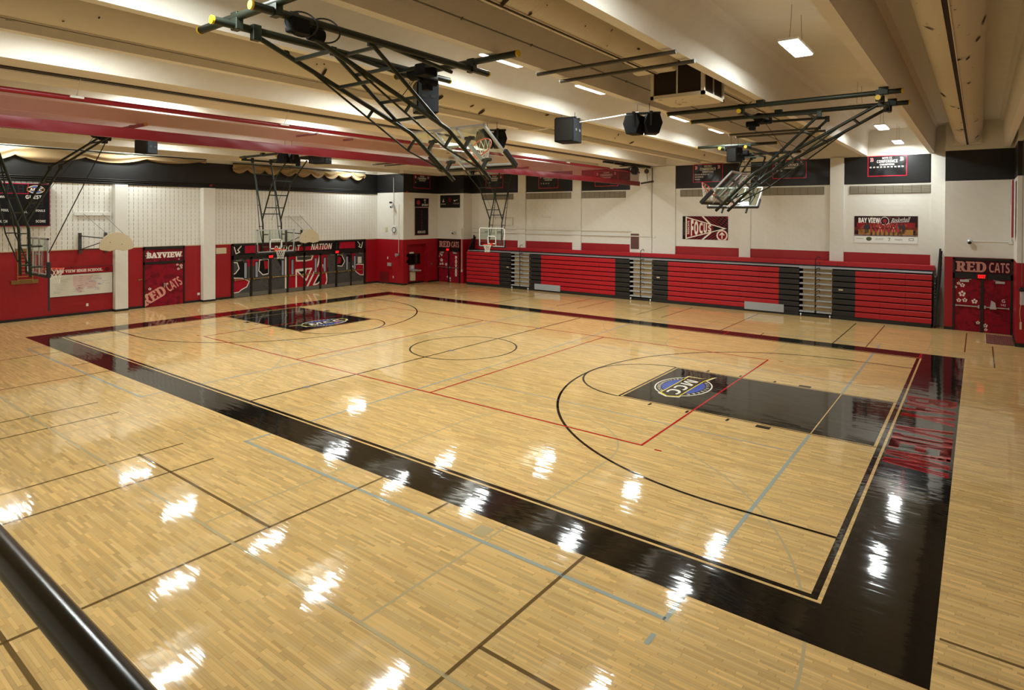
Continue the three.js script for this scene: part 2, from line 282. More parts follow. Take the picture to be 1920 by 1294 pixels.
// local: u = -z, d = x - LX
backing(wallLeft, -15.3, 11.5, -0.4, -0.22, [[0, Y1, C.red, 'red_blocks'], [Y1, 5.96, C.white, 'cavity_blocks'], [5.96, Y3, C.black, 'black_blocks'], [Y3, YT, C.ceiling, 'upper_blocks']]);
mesh('dado_core', box(-15.3, 11.5, 0, Y1, -0.22, 0), C.red, wallLeft);
const bankU = [1.40, 10.33], d1U = [-2.92, -1.02];
stuff(mesh('red_blocks', blocks(-15.3, 11.4, 0, Y1 - 0.02, [[bankU[0], bankU[1], -1, 2.97], [d1U[0], d1U[1], -1, 2.97]]), C.red, wallLeft));
{
  const g = [], pit = 0.203, sl = 0.016, y0 = Y1, y1 = 5.96;
  for (let u = -15.3; u < 11.3; u += pit) {
    g.push(box(u + sl, u + pit, y0, y1, -0.05, 0));
    for (let y = y0; y < y1; y += 0.2033) g.push(box(u, u + sl, y - 0.03, Math.min(y1, y + 0.03), -0.05, 0));
  }
  stuff(mesh('slotted_blocks', g, C.white, wallLeft));
  mesh('ledge', box(-15.3, 11.4, Y1 - 0.02, Y1 + 0.03, 0, 0.03), C.tan, wallLeft);
  mesh('black_band', box(-15.3, 11.4, 5.96, Y3, -0.22, 0.02), C.black, wallLeft);
  mesh('upper_wall', box(-15.3, 11.4, Y3, YT, -0.06, 0.0), C.ceiling, wallLeft);
  for (const y of [6.02, 6.12, 6.2]) mesh('conduit', rod(V(-15, y, 0.05), V(11.3, y, 0.05), 0.018, 8), C.black, wallLeft);
  for (const [a, b] of [[-4.2, -3.66], [-0.2, 0.42]]) { mesh('column', rbx(b - a, 5.96, 0.34, (a + b) / 2, 2.98, 0.13, 0.02), C.white, wallLeft); mesh('column_base', box(a - 0.012, b + 0.012, 0, 0.1, 0, 0.312), C.base, wallLeft); }
}
// right wall and near wall with the balcony the picture is taken from
const wallRight = structure(mesh('wall_right', [box(RX, RX + 0.3, 0, Y1, -15.3, 18.5)], C.red), 'right end wall, red lower part', 'wall');
structure(mesh('wall_right_upper', [box(RX, RX + 0.3, Y1, YT, -15.3, 18.5)], C.white), 'right end wall, white upper part', 'wall');
structure(mesh('wall_near', box(LX - 0.3, RX + 0.3, 0, 2.75, NZ, NZ + 0.3), C.white), 'near wall below the balcony', 'wall');
structure(mesh('balcony_floor', box(LX - 0.3, RX + 0.3, 2.75, 3.0, NZ - 0.05, 18.5), C.tan), 'balcony slab under the viewer', 'floor');
structure(mesh('wall_balcony', box(LX - 0.3, RX + 0.3, 3.0, YT, 18.2, 18.5), C.white), 'wall behind the balcony', 'wall');
structure(mesh('wall_left_upper_end', box(LX - 0.3, LX, 0, YT, 15.0, 18.5), C.white), 'left wall beside the balcony', 'wall');
structure(mesh('wall_back_left', box(-18.9, -16, 0, YT, -15.6, -15.3), C.white), 'closing wall behind the left corner block', 'wall');
structure(mesh('wall_back_right', box(15.4, 18.8, 0, YT, -15.6, -15.3), C.white), 'closing wall behind the right corner block', 'wall');
// baseboards
structure(mesh('baseboard_left', [box(LX + 0.01, LX + 0.03, 0, 0.11, 2.93, 15), box(LX + 0.01, LX + 0.03, 0, 0.11, -1.39, 1.0), box(LX + 0.01, LX + 0.03, 0, 0.11, -11.34, -10.34)], C.base), 'black rubber baseboard along the left wall', 'baseboard');
structure(mesh('baseboard_corner', [box(-18.5, -15.88, 0, 0.11, -11.34, -11.32), box(-15.89, -15.87, 0, 0.11, -11.63, -11.33), box(-15.89, -15.87, 0, 0.11, -14.49, -13.5), box(-16.24, -16.22, 0, 0.11, -13.5, -11.63)], C.base), 'black baseboard around the left corner block', 'baseboard');
structure(mesh('baseboard_right', [box(15.46, 15.48, 0, 0.13, -14.45, -11.87), box(15.46, 18.4, 0, 0.13, -11.89, -11.86), box(13.27, 13.54, 0, 0.11, -14.49, -14.47)], C.base), 'black baseboard around the right corner block', 'baseboard');

// ------------------------------------------------------------------ CEILING: tee beams along z
const ceil = structure(group('ceiling'), 'painted concrete ceiling with deep tee beams', 'ceiling');
mesh('slab', box(LX - 0.3, RX + 0.3, YT, YT + 0.3, -15.6, 18.5), C.ceiling, ceil);
const beams = [17.78, 15.25, 12.75, 10.22, 7.69, 5.16, 2.63, -3.73, -6.26, -8.79, -11.32, -13.85, -16.38];
const teeProfile = (wb, wt) => { const s = new THREE.Shape(); s.moveTo(-wb / 2, 7.33); s.lineTo(wb / 2, 7.33); s.lineTo(wt / 2, YT - 0.1); s.lineTo(wt / 2 + 0.12, YT + 0.01); s.lineTo(-wt / 2 - 0.12, YT + 0.01); s.lineTo(-wt / 2, YT - 0.1); s.closePath(); return new THREE.ExtrudeGeometry(s, { depth: 33.8, bevelEnabled: true, bevelThickness: 0.01, bevelSize: 0.012, bevelSegments: 1 }); };
const tee = teeProfile(0.17, 0.27);
for (const x of beams) { const m = mesh('beam', tee, C.ceiling, ceil); m.position.set(x, 0, -15.5); }
for (const [x, w] of [[0.22, 0.72], [-1.17, 1.0]]) { const m = mesh('beam', teeProfile(w, w + 0.06), C.ceiling, ceil); m.position.set(x, 0, -15.5); }
mesh('joint_strip', [box(-0.66, -0.15, 7.36, 7.4, -15.3, 18.2)], C.ceiling, ceil);
mesh('joint_track', [box(-0.30, -0.22, 7.30, 7.36, -15.2, 18), box(-0.42, -0.36, 7.30, 7.36, -15.2, 18)], C.steelGrey, ceil);
{ const n = 16; for (let i = 0; i < n; i++) { } }
mesh('conduit', [rod(V(7.93, 7.62, -15), V(7.93, 7.62, 15), 0.014, 6), ...[...Array(16)].map((_, i) => bx(0.05, 0.04, 0.02, 7.93, 7.62, -13 + i * 1.8))].map((g) => g), C.kraft, ceil);

// ------------------------------------------------------------------ LAMPS
const lensMat = new THREE.MeshStandardMaterial({ color: '#ffffff', emissive: LAMP_COLOR, emissiveIntensity: 5, roughness: 0.4 });
const lampRows = [[11.6, [9.3, 3.4, -9.0, -14.2]], [6.6, [12.2, 5.9, 2.4, -3.2, -6.6]], [1.95, [11.6, 5.2, -3.85, -8.9]], [-2.95, [8.25, 3.5, -3.85, -9.1]], [-7.05, [6.3, 3.1, -3.1, -6.35]], [-12.4, [3.9, -3.75]], [-17.55, [8.2, 3.65, -9.0]]];
const rowWord = { 11.6: 'in the bay nearest the right ducts', 6.6: 'in the bay above the tilted near hoop', 1.95: 'in the bay right of the red curtain', '-2.95': 'in the bay left of the red curtain', '-7.05': 'in the bay above the far left hoops', '-12.4': 'in the bay above the left lane', '-17.55': 'in the bay along the left wall' };
const spotWord = (z, zs) => { const s = [...zs].sort((a, b) => b - a), i = s.indexOf(z); return i === 0 ? 'nearest the balcony' : i === s.length - 1 ? 'nearest the bleacher wall' : i === 1 ? 'second from the balcony' : i === 2 ? 'third from the balcony' : 'fourth from the balcony'; };
function lamp(x, z, lit, label) {
  const o = tag(group('bay_light', x, 7.72, z), label, 'light', 'ceiling bay lights');
  mesh('housing', [rbx(0.36, 0.05, 1.28, 0, 0.05, 0, 0.012), bx(0.12, 0.05, 0.5, 0, 0.1, 0)], C.whiteMetal, o);
  mesh('lens', rbx(0.32, 0.025, 1.22, 0, 0.012, 0, 0.008), lit ? lensMat : C.glassy ?? (C.glassy = M('#c9c6ba', 0.3)), o);
  for (const s of [-1, 1]) mesh('hanger_cable', [rod(V(0, 0.1, s * 0.5), V(0, 0.35, s * 0.42), 0.004, 5), rod(V(0, 0.35, s * 0.42), V(0, YT - 7.72, s * 0.36), 0.004, 5)], C.cable, o);
  mesh('sensor', rod(V(0.1, -0.005, 0.56), V(0.16, -0.1, 0.62), 0.012, 6), C.whiteMetal, o);
  if (lit) { const l = new THREE.RectAreaLight(LAMP_COLOR, LAMP, 0.32, 1.22); l.rotation.x = -PI / 2; l.position.set(0, -0.012, 0); l.castShadow = true; o.add(l); }
}
for (const [x, zs] of lampRows) for (const z of zs) lamp(x, z, true, `lit white bay light ${rowWord[x]}, ${spotWord(z, zs)}`);
lamp(11.55, -4.4, false, 'unlit bay light hanging dark between two lit ones above the right lane');

// ------------------------------------------------------------------ DUCTS and unit
function roundDuct(x, r, z0, z1, label, rib = 0.09) {
  const o = tag(group('air_duct', x, YT - r - 0.02, (z0 + z1) / 2), label, 'duct', 'round ceiling ducts');
  const L = z1 - z0, n = Math.round(L / rib), pts = []; // spiral seams as small ribs
  for (let i = 0; i <= n; i++) { const t = -L / 2 + L * i / n; pts.push(new THREE.Vector2(r, t), new THREE.Vector2(r, t + rib * 0.8), new THREE.Vector2(r + 0.007, t + rib * 0.9)); }
  const g = new THREE.LatheGeometry(pts, 40); g.rotateX(PI / 2); mesh('spiral_pipe', g, C.duct, o);
  mesh('slot_diffuser', [box(-0.05, -0.035, -r - 0.02, -r + 0.03, -L / 2 + 0.05, L / 2 - 0.3), box(0.035, 0.05, -r - 0.02, -r + 0.03, -L / 2 + 0.05, L / 2 - 0.3)], C.duct, o);
  mesh('diffuser_slot', box(-0.035, 0.035, -r - 0.012, -r + 0.02, -L / 2 + 0.05, L / 2 - 0.3), C.filter, o);
  mesh('end_collar', rbx(2 * r + 0.02, 2 * r, 0.25, 0, 0, -L / 2 + 0.1, 0.06), C.duct, o);
  const tears = []; for (let i = 0; i < 90; i++) { const a = -PI / 2 + (rnd() - 0.5) * 2.6, z = -L / 2 + 0.6 + rnd() * (L - 1), s = 0.02 + 0.13 * Math.pow(rnd(), 4); const q = new THREE.CircleGeometry(s, 5 + (rnd() * 4 | 0)); q.scale(1, 0.25 + rnd() * 0.5, 1); q.rotateZ(rnd() * 3); q.rotateX(PI / 2); q.rotateZ(a + PI / 2); q.translate(Math.cos(a) * (r + 0.017), Math.sin(a) * (r + 0.017), z); tears.push(q); }
  stuff(mesh('torn_patch', tears, C.filter, o));
  return o;
}
roundDuct(14.0, 0.475, -14.35, 16, 'big round peeling duct at the right edge of the ceiling');
roundDuct(3.9, 0.62, -13.6, 16, 'round ribbed duct in the bay left of the tilted near hoop', 0.3);
{
  const o = roundDuct(8.95, 0.45, 3.8, 16, 'round duct running into the boxed air unit');
  const d2 = roundDuct(8.95, 0.3, -14.2, 2.1, 'slimmer round duct leaving the boxed air unit toward the bleachers');
  const u = tag(group('air_unit', 9.3, 7.06, 2.98), 'boxed ceiling air unit with brown mesh filters and peeling tan casing', 'air unit');
  const w = 1.18, h = YT - 7.06, d = 1.2, t = 0.07;
  mesh('casing', [box(-w / 2, w / 2, 0, 0.07, -d / 2, d / 2), box(-w / 2, w / 2, h - 0.1, h, -d / 2, d / 2), ...[[-1, -1], [-1, 1], [1, -1], [1, 1]].map(([a, b]) => bx(t, h, t, a * (w / 2 - t / 2), h / 2, b * (d / 2 - t / 2))), bx(0.03, h, 0.03, 0, h / 2, d / 2 - 0.03), bx(0.03, h, 0.03, 0, h / 2, -d / 2 + 0.03), bx(0.03, h, 0.03, w / 2 - 0.03, h / 2, 0), bx(0.03, h, 0.03, -w / 2 + 0.03, h / 2, 0)], C.duct, u);
  for (const [x, z, a, b] of [[-0.28, d / 2 - 0.04, 0.5, 0], [0.28, d / 2 - 0.04, 0.5, 0], [w / 2 - 0.04, -0.27, 0, 0.48], [w / 2 - 0.04, 0.27, 0, 0.48], [-w / 2 + 0.04, 0, 0, 1.0], [0, -d / 2 + 0.04, 1.0, 0]]) mesh('filter', a ? bx(a, h - 0.16, 0.02, x, h / 2, z) : bx(0.02, h - 0.16, b, x, h / 2, z), C.filter, u);
  const tears = []; for (let i = 0; i < 14; i++) { const q = new THREE.CircleGeometry(0.02 + 0.05 * rnd(), 6); q.scale(1, 0.3, 1); q.rotateZ(rnd() * 3); q.rotateX(PI / 2); q.translate((rnd() - 0.5) * 1.0, -0.003, (rnd() - 0.5) * 1.0); tears.push(q); }
  stuff(mesh('peeling_patch', tears, C.filter, u));
}
// loose support pipes between beams
function pipePair(x0, x1, z, y, label) { const o = tag(group('ceiling_pipe', (x0 + x1) / 2, y, z), label, 'pipe', 'loose ceiling pipes'); mesh('pipe', rod(V(x0 - (x0 + x1) / 2, 0, 0), V((x1 - x0) / 2, 0, 0), 0.036, 12), C.steelGrey, o); mesh('end_cap', disc(0.037, 0.02, (x0 - x1) / 2, 0, 0, 0, PI / 2), C.whiteMetal, o); mesh('end_cap', disc(0.037, 0.02, (x1 - x0) / 2, 0, 0, 0, PI / 2), C.steelGrey, o); }
pipePair(7.62, 10.40, 6.2, 7.25, 'grey ceiling pipe in front of the air unit, nearer the balcony');
pipePair(7.65, 10.42, 5.45, 7.25, 'grey ceiling pipe in front of the air unit, nearer the unit');
pipePair(7.7, 10.5, -4.5, 7.27, 'thin grey ceiling pipe beyond the right main hoop, nearer one');
pipePair(7.7, 10.5, -5.2, 7.27, 'thin grey ceiling pipe beyond the right main hoop, farther one');
pipePair(-4.4, -3.2, 3.6, 7.25, 'grey ceiling pipe stub above the red curtain, long one');
pipePair(-4.0, -3.5, 2.0, 7.25, 'grey ceiling pipe stub above the red curtain, short one');
pipePair(-4.2, -3.3, -3.4, 7.25, 'grey ceiling pipe stub behind the tilted near backboard');
pipePair(-11.6, -8.6, -5.4, 7.25, 'grey pipe below the far left ceiling, nearer one');
pipePair(-11.6, -8.6, -6.2, 7.25, 'grey pipe below the far left ceiling, farther one');

// ------------------------------------------------------------------ BASKETBALL GOALS hung from the beams
const goldCap = C.yellow;
function goal(label, x, z, ry, fold, type, white) {
  const o = tag(group('basketball_goal', x, 7.05, z, ry), label, 'basketball hoop', 'ceiling hung basketball goals');
  const ph = fold * PI / 180, c = Math.cos(ph), s = Math.sin(ph);
  const T = (lat, d, y) => V(lat, d * s + y * c, d * c - y * s);            // (forward d, up y) swung up about the pivot
  const mtx = new THREE.Matrix4().makeRotationX(-ph);
  const swung = (g) => g.applyMatrix4(mtx);
  // roof pipes
  if (type === 'cross') {
    for (const d of [-0.25, 3.4]) { mesh('cross_pipe', rod(V(-1.5, 0.2, d), V(1.5, 0.2, d), 0.055, 14), C.steel, o); for (const e of [-1, 1]) mesh('end_cap', disc(0.057, 0.03, e * 1.5, 0.2, d, 0, PI / 2), goldCap, o); }
    for (const e of [-1, 1]) { mesh('roof_pipe', rod(V(e * 0.48, 0.08, -0.58), V(e * 0.48, 0.08, 3.83), 0.055, 14), C.steel, o); for (const d of [-0.58, 3.83]) mesh('end_cap', disc(0.057, 0.03, e * 0.48, 0.08, d, PI / 2), goldCap, o); for (const d of [-0.25, 3.4]) mesh('clamp', rbx(0.16, 0.24, 0.1, e * 0.48, 0.14, d, 0.01), C.steel, o); }
  } else {
    for (const e of [-1, 1]) { mesh('roof_pipe', rod(V(e * 0.8, 0.16, -0.42), V(e * 0.8, 0.16, 4.8), 0.055, 14), C.steel, o); for (const d of [-0.42, 4.8]) mesh('end_cap', disc(0.057, 0.03, e * 0.8, 0.16, d, PI / 2), goldCap, o); }
    for (const d of x > 0 ? [-0.08, 2.45] : [1.48, 4.01]) for (const e of [-1, 1]) mesh('beam_clamp', rbx(0.14, 0.2, 0.18, e * 0.8, 0.21, d, 0.01), C.steel, o);
    for (const d of [0, 2.9]) { mesh('cross_pipe', rod(V(-1.0, 0.03, d), V(1.0, 0.03, d), 0.05, 14), C.steel, o); for (const e of [-1, 1]) { mesh('end_cap', disc(0.053, 0.03, e * 1.0, 0.03, d, 0, PI / 2), goldCap, o); mesh('clamp', rbx(0.1, 0.24, 0.14, e * 0.8, 0.1, d, 0.01), C.steel, o); } }
  }
  // mast: two bent tubes, spacers and trailing rods
  for (const e of [-0.45, 0.45]) {
    mesh('mast_tube', [rod(T(e, 0, 0), T(e, 0.84, -2.72), 0.036, 12), tube([T(e, 0.83, -2.7), T(e, 0.885, -2.88), T(e, 0.895, -3.06)], 0.036, 8, 12), rod(T(e, 0.895, -3.05), T(e, 0.92, -4.22), 0.036, 12)], C.steel, o);
    mesh('trailing_rod', [rod(T(e, 0.24, -0.76), T(e, 0.60, -3.03), 0.017, 8), rod(T(e, 0.60, -3.03), T(e, 0.87, -3.85), 0.017, 8)], C.steel, o);
    for (const k of [-2.05, -3.02]) { const dm = 0.31 * -Math.max(k, -2.72); mesh('rod_spacer', bar(T(e, dm, k), T(e, 0.24 + 0.36 * (-0.76 - k) / 2.27, k), 0.05, 0.03), C.steel, o); }
    mesh('pivot_hanger', rbx(0.1, 0.22, 0.12, e, 0.04, 0, 0.01), C.steel, o);
    for (const k of [-3.38, -3.95]) mesh('board_bracket', [swung(rbx(0.07, 0.05, 0.28, e, k, 1.04, 0.01)), swung(rbx(0.22, 0.045, 0.06, e, k, 1.14, 0.01))], C.steelGrey, o);
  }
  for (const k of [0.22, 0.5, 0.9]) mesh('mast_crossbar', bar(T(-0.45, 0.84 * k, -2.72 * k), T(0.45, 0.84 * k, -2.72 * k), 0.045), C.steel, o);
  // folding brace
  const A = T(0, 0.84, -2.72), F = V(0, -0.06, 2.92); let Lu = 1.68, Ll = 1.78; const D = A.distanceTo(F); if (D > Lu + Ll - 0.002) { const k = (D + 0.002) / (Lu + Ll); Lu *= k; Ll *= k; }
  const dir = V().subVectors(A, F).normalize(), a = (Lu * Lu - Ll * Ll + D * D) / (2 * D), hh = Math.sqrt(Math.max(0, Lu * Lu - a * a)), perp = V(0, dir.z, -dir.y); if (perp.z > 0) perp.negate();
  const H = F.clone().addScaledVector(dir, a).addScaledVector(perp, hh);
  for (const e of [-0.45, 0.45]) {
    const f = F.clone().setX(e * 1.02), h2 = H.clone().setX(e), a2 = A.clone().setX(e);
    mesh('brace_arm', rod(f, h2, 0.032, 10), C.steel, o);
    mesh('brace_arm', rod(h2.clone().add(V(0, -0.05, 0)), a2, 0.032, 10), C.steel, o);
    mesh('brace_hinge', rbx(0.06, 0.14, 0.1, e, H.y - 0.03, H.z, 0.01), C.steel, o);
  }
  for (const [p, q, k] of [[F, H, 0.25], [F, H, 0.85], [H, A, 0.3], [H, A, 0.65]]) { const m = p.clone().lerp(q, k); mesh('brace_crossbar', bar(m.clone().setX(-0.45), m.clone().setX(0.45), 0.045), C.steel, o); }
  // hoist
  mesh('winch', [disc(0.12, 0.22, 0.12, -0.05, 2.66, 0, PI / 2), rbx(0.26, 0.2, 0.3, -0.16, -0.05, 2.62, 0.03), disc(0.075, 0.3, 0.02, -0.16, 2.86, PI / 2), rbx(0.16, 0.12, 0.14, 0.06, -0.26, 2.86, 0.02)], C.speaker, o);
  const hook = fold ? H.clone().lerp(A, 0.65) : A.clone();
  mesh('hoist_cable', rod(V(0, -0.1, 2.6), hook, 0.007, 5), C.cable, o);
  // board
  const bw = 1.83, b0 = -4.19, b1 = -3.15, bd = 1.2, t = 0.045;
  const board = mesh('backboard', swung(box(-bw / 2 + 0.02, bw / 2 - 0.02, b0 + 0.02, b1 - 0.02, bd - 0.006, bd + 0.006)), C.glass, o);
  mesh('board_frame', [box(-bw / 2, bw / 2, b0, b0 + t, bd - 0.02, bd + 0.02), box(-bw / 2, bw / 2, b1 - t, b1, bd - 0.02, bd + 0.02), box(-bw / 2, -bw / 2 + t, b0, b1, bd - 0.02, bd + 0.02), box(bw / 2 - t, bw / 2, b0, b1, bd - 0.02, bd + 0.02), box(-0.29, -0.25, b0, b1, bd - 0.05, bd - 0.02), box(0.25, 0.29, b0, b1, bd - 0.05, bd - 0.02)].map(swung), white ? C.whiteMetal : C.alu, board);
  mesh('target_square', [box(-0.305, 0.305, b0 + 0.14, b0 + 0.19, bd + 0.007, bd + 0.012), box(-0.305, 0.305, b0 + 0.55, b0 + 0.6, bd + 0.007, bd + 0.012), box(-0.305, -0.255, b0 + 0.14, b0 + 0.6, bd + 0.007, bd + 0.012), box(0.255, 0.305, b0 + 0.14, b0 + 0.6, bd + 0.007, bd + 0.012)].map(swung), C.whiteMetal, board);
  mesh('edge_pad', [rbx(bw + 0.06, 0.07, 0.1, 0, b0 - 0.02, bd, 0.02), rbx(0.06, 0.42, 0.1, -bw / 2 - 0.02, b0 + 0.18, bd, 0.02), rbx(0.06, 0.42, 0.1, bw / 2 + 0.02, b0 + 0.18, bd, 0.02)].map(swung), C.pad, board);
  const ry0 = -4.06, rd = bd + 0.15 + 0.2286;
  const tor = new THREE.TorusGeometry(0.2286, 0.011, 8, 32); tor.rotateX(PI / 2); tor.translate(0, ry0, rd);
  mesh('rim', [swung(tor), swung(box(-0.09, 0.09, ry0 - 0.1, ry0 + 0.06, bd + 0.02, bd + 0.06)), swung(box(-0.07, 0.07, ry0 - 0.02, ry0 + 0.01, bd + 0.04, bd + 0.17))], C.rim, o);
  // net: diamond lattice, hanging straight down whatever the tilt of the rim
  const cen = T(0, rd, ry0), net = [], n = 12, R = [0.225, 0.185, 0.15, 0.13, 0.135], Yd = [0, -0.11, -0.21, -0.31, -0.42];
  const node = (i, l) => { const an = 2 * PI * (i + (l % 2) / 2) / n, p = V(Math.cos(an) * R[l], 0, Math.sin(an) * R[l]); const tilt = ph * (1 - l / 4) ; p.applyAxisAngle(V(1, 0, 0), -tilt); return p.add(cen).add(V(0, Yd[l] * (0.7 + 0.3 * c), 0)); };
  for (let l = 0; l < 4; l++) for (let i = 0; i < n; i++) for (const k of [0, l % 2 ? 1 : -1]) net.push(rod(node(i, l), node((i + k + n) % n, l + 1), 0.006, 4));
  mesh('net', net, C.net, o);
  return o;
}
const gA = goal('near ceiling hoop tilted up with clear glass board, in front of red curtain', 6.75, 11.0, PI, 53, 'cross', false);
goal('right ceiling hoop tilted up over the right lane, orange rim edge on', 12.67, 0.02, -PI / 2, 45, 'main', false);
goal('lowered ceiling hoop over the left lane in front of the bank of doors', -12.8, 0.08, PI / 2, 0, 'main', false);
const gD = goal('lowered ceiling hoop at far left in front of the scoreboard', -7.15, 11.15, PI, 0, 'cross', false);
goal('lowered ceiling hoop with white framed board in front of left bleachers', -7.3, -11.3, 0, 0, 'cross', true);
goal('white framed glass board tilted up behind the right tilted hoop', 7.0, -10.78, 0, 45, 'cross', true);
for (const [x, z] of [[0.48, 0.15], [0.48, -0.2]]) { const g = new THREE.TorusGeometry(0.2, 0.012, 6, 28); g.rotateX(0.4); g.rotateY(PI / 2 - 0.5); mesh('cable_loop', g.translate(-x, 0.02, z + 0.3), C.pad, gA); }
mesh('pivot_motor', [rbx(0.2, 0.2, 0.26, -0.48, -0.02, 0.05, 0.03), disc(0.09, 0.2, -0.44, -0.06, 0.34, PI / 2)], C.speaker, gA);
mesh('safety_strap', [rod(V(-0.9, -0.3, 2.6), V(-0.95, -3.55, 1.2), 0.014, 6), bx(0.05, 1.1, 0.03, -0.95, -4.6, 1.2)], C.pad, gD);

// wall mounted fan boards on the left wall
function fanGoal(label, x, z, ext, drop) {
  const o = tag(group('wall_basketball_goal', LX, 0, z, PI / 2), label, 'basketball hoop', 'wall mounted fan boards'); // local z = out of the wall
  const sh = new THREE.Shape(); sh.moveTo(-0.64, 0.16); sh.quadraticCurveTo(-0.66, 0.42, -0.44, 0.64); sh.quadraticCurveTo(0, 1.0, 0.44, 0.64); sh.quadraticCurveTo(0.66, 0.42, 0.64, 0.16); sh.quadraticCurveTo(0.63, 0.1, 0.5, 0.07); sh.lineTo(0.24, 0.02); sh.quadraticCurveTo(0, 0.14, -0.24, 0.02); sh.lineTo(-0.5, 0.07); sh.quadraticCurveTo(-0.63, 0.1, -0.64, 0.16);
  const g = new THREE.ExtrudeGeometry(sh, { depth: 0.03, bevelEnabled: true, bevelSize: 0.01, bevelThickness: 0.01, bevelSegments: 2, curveSegments: 20 }); g.translate(0, drop, ext);
  mesh('fan_board', g, C.tan, o);
  for (const [bu, bv] of [[-0.25, 0.4], [0.2, 0.3]]) mesh('bolt', disc(0.018, 0.02, bu, drop + bv, ext + 0.045, PI / 2), C.kraft, o);
  for (const e of [-0.5, 0.5]) mesh('wall_post', rbx(0.12, 0.95, 0.06, e, drop + 0.28, 0.06, 0.01), C.steelGrey, o);
  for (const e of [-0.5, 0.5]) { mesh('arm', rod(V(e, drop + 0.62, 0.09), V(e * 0.6, drop + 0.55, ext), 0.024, 8), C.steel, o); mesh('arm', rod(V(e, drop + 0.0, 0.09), V(e * 0.6, drop + 0.14, ext), 0.024, 8), C.steel, o); mesh('arm', rod(V(e, drop + 0.0, 0.09), V(e * 0.6, drop + 0.5, ext), 0.02, 8), C.steel, o); mesh('stay_rod', rod(V(e * 0.75, drop + 1.62, 0.08), V(e * 0.6, drop + 0.72, ext), 0.01, 6), C.kraft, o); }
  mesh('wall_plank', rbx(1.4, 0.17, 0.05, 0, drop + 1.62, 0.04, 0.01), C.white, o);
}
fanGoal('beige fan shaped wall board above the left column, beside the whiteboard', LX, 5.0, 2.75, 2.96);
fanGoal('beige fan shaped wall board above the bank of doors', LX, -5.12, 1.6, 2.92);

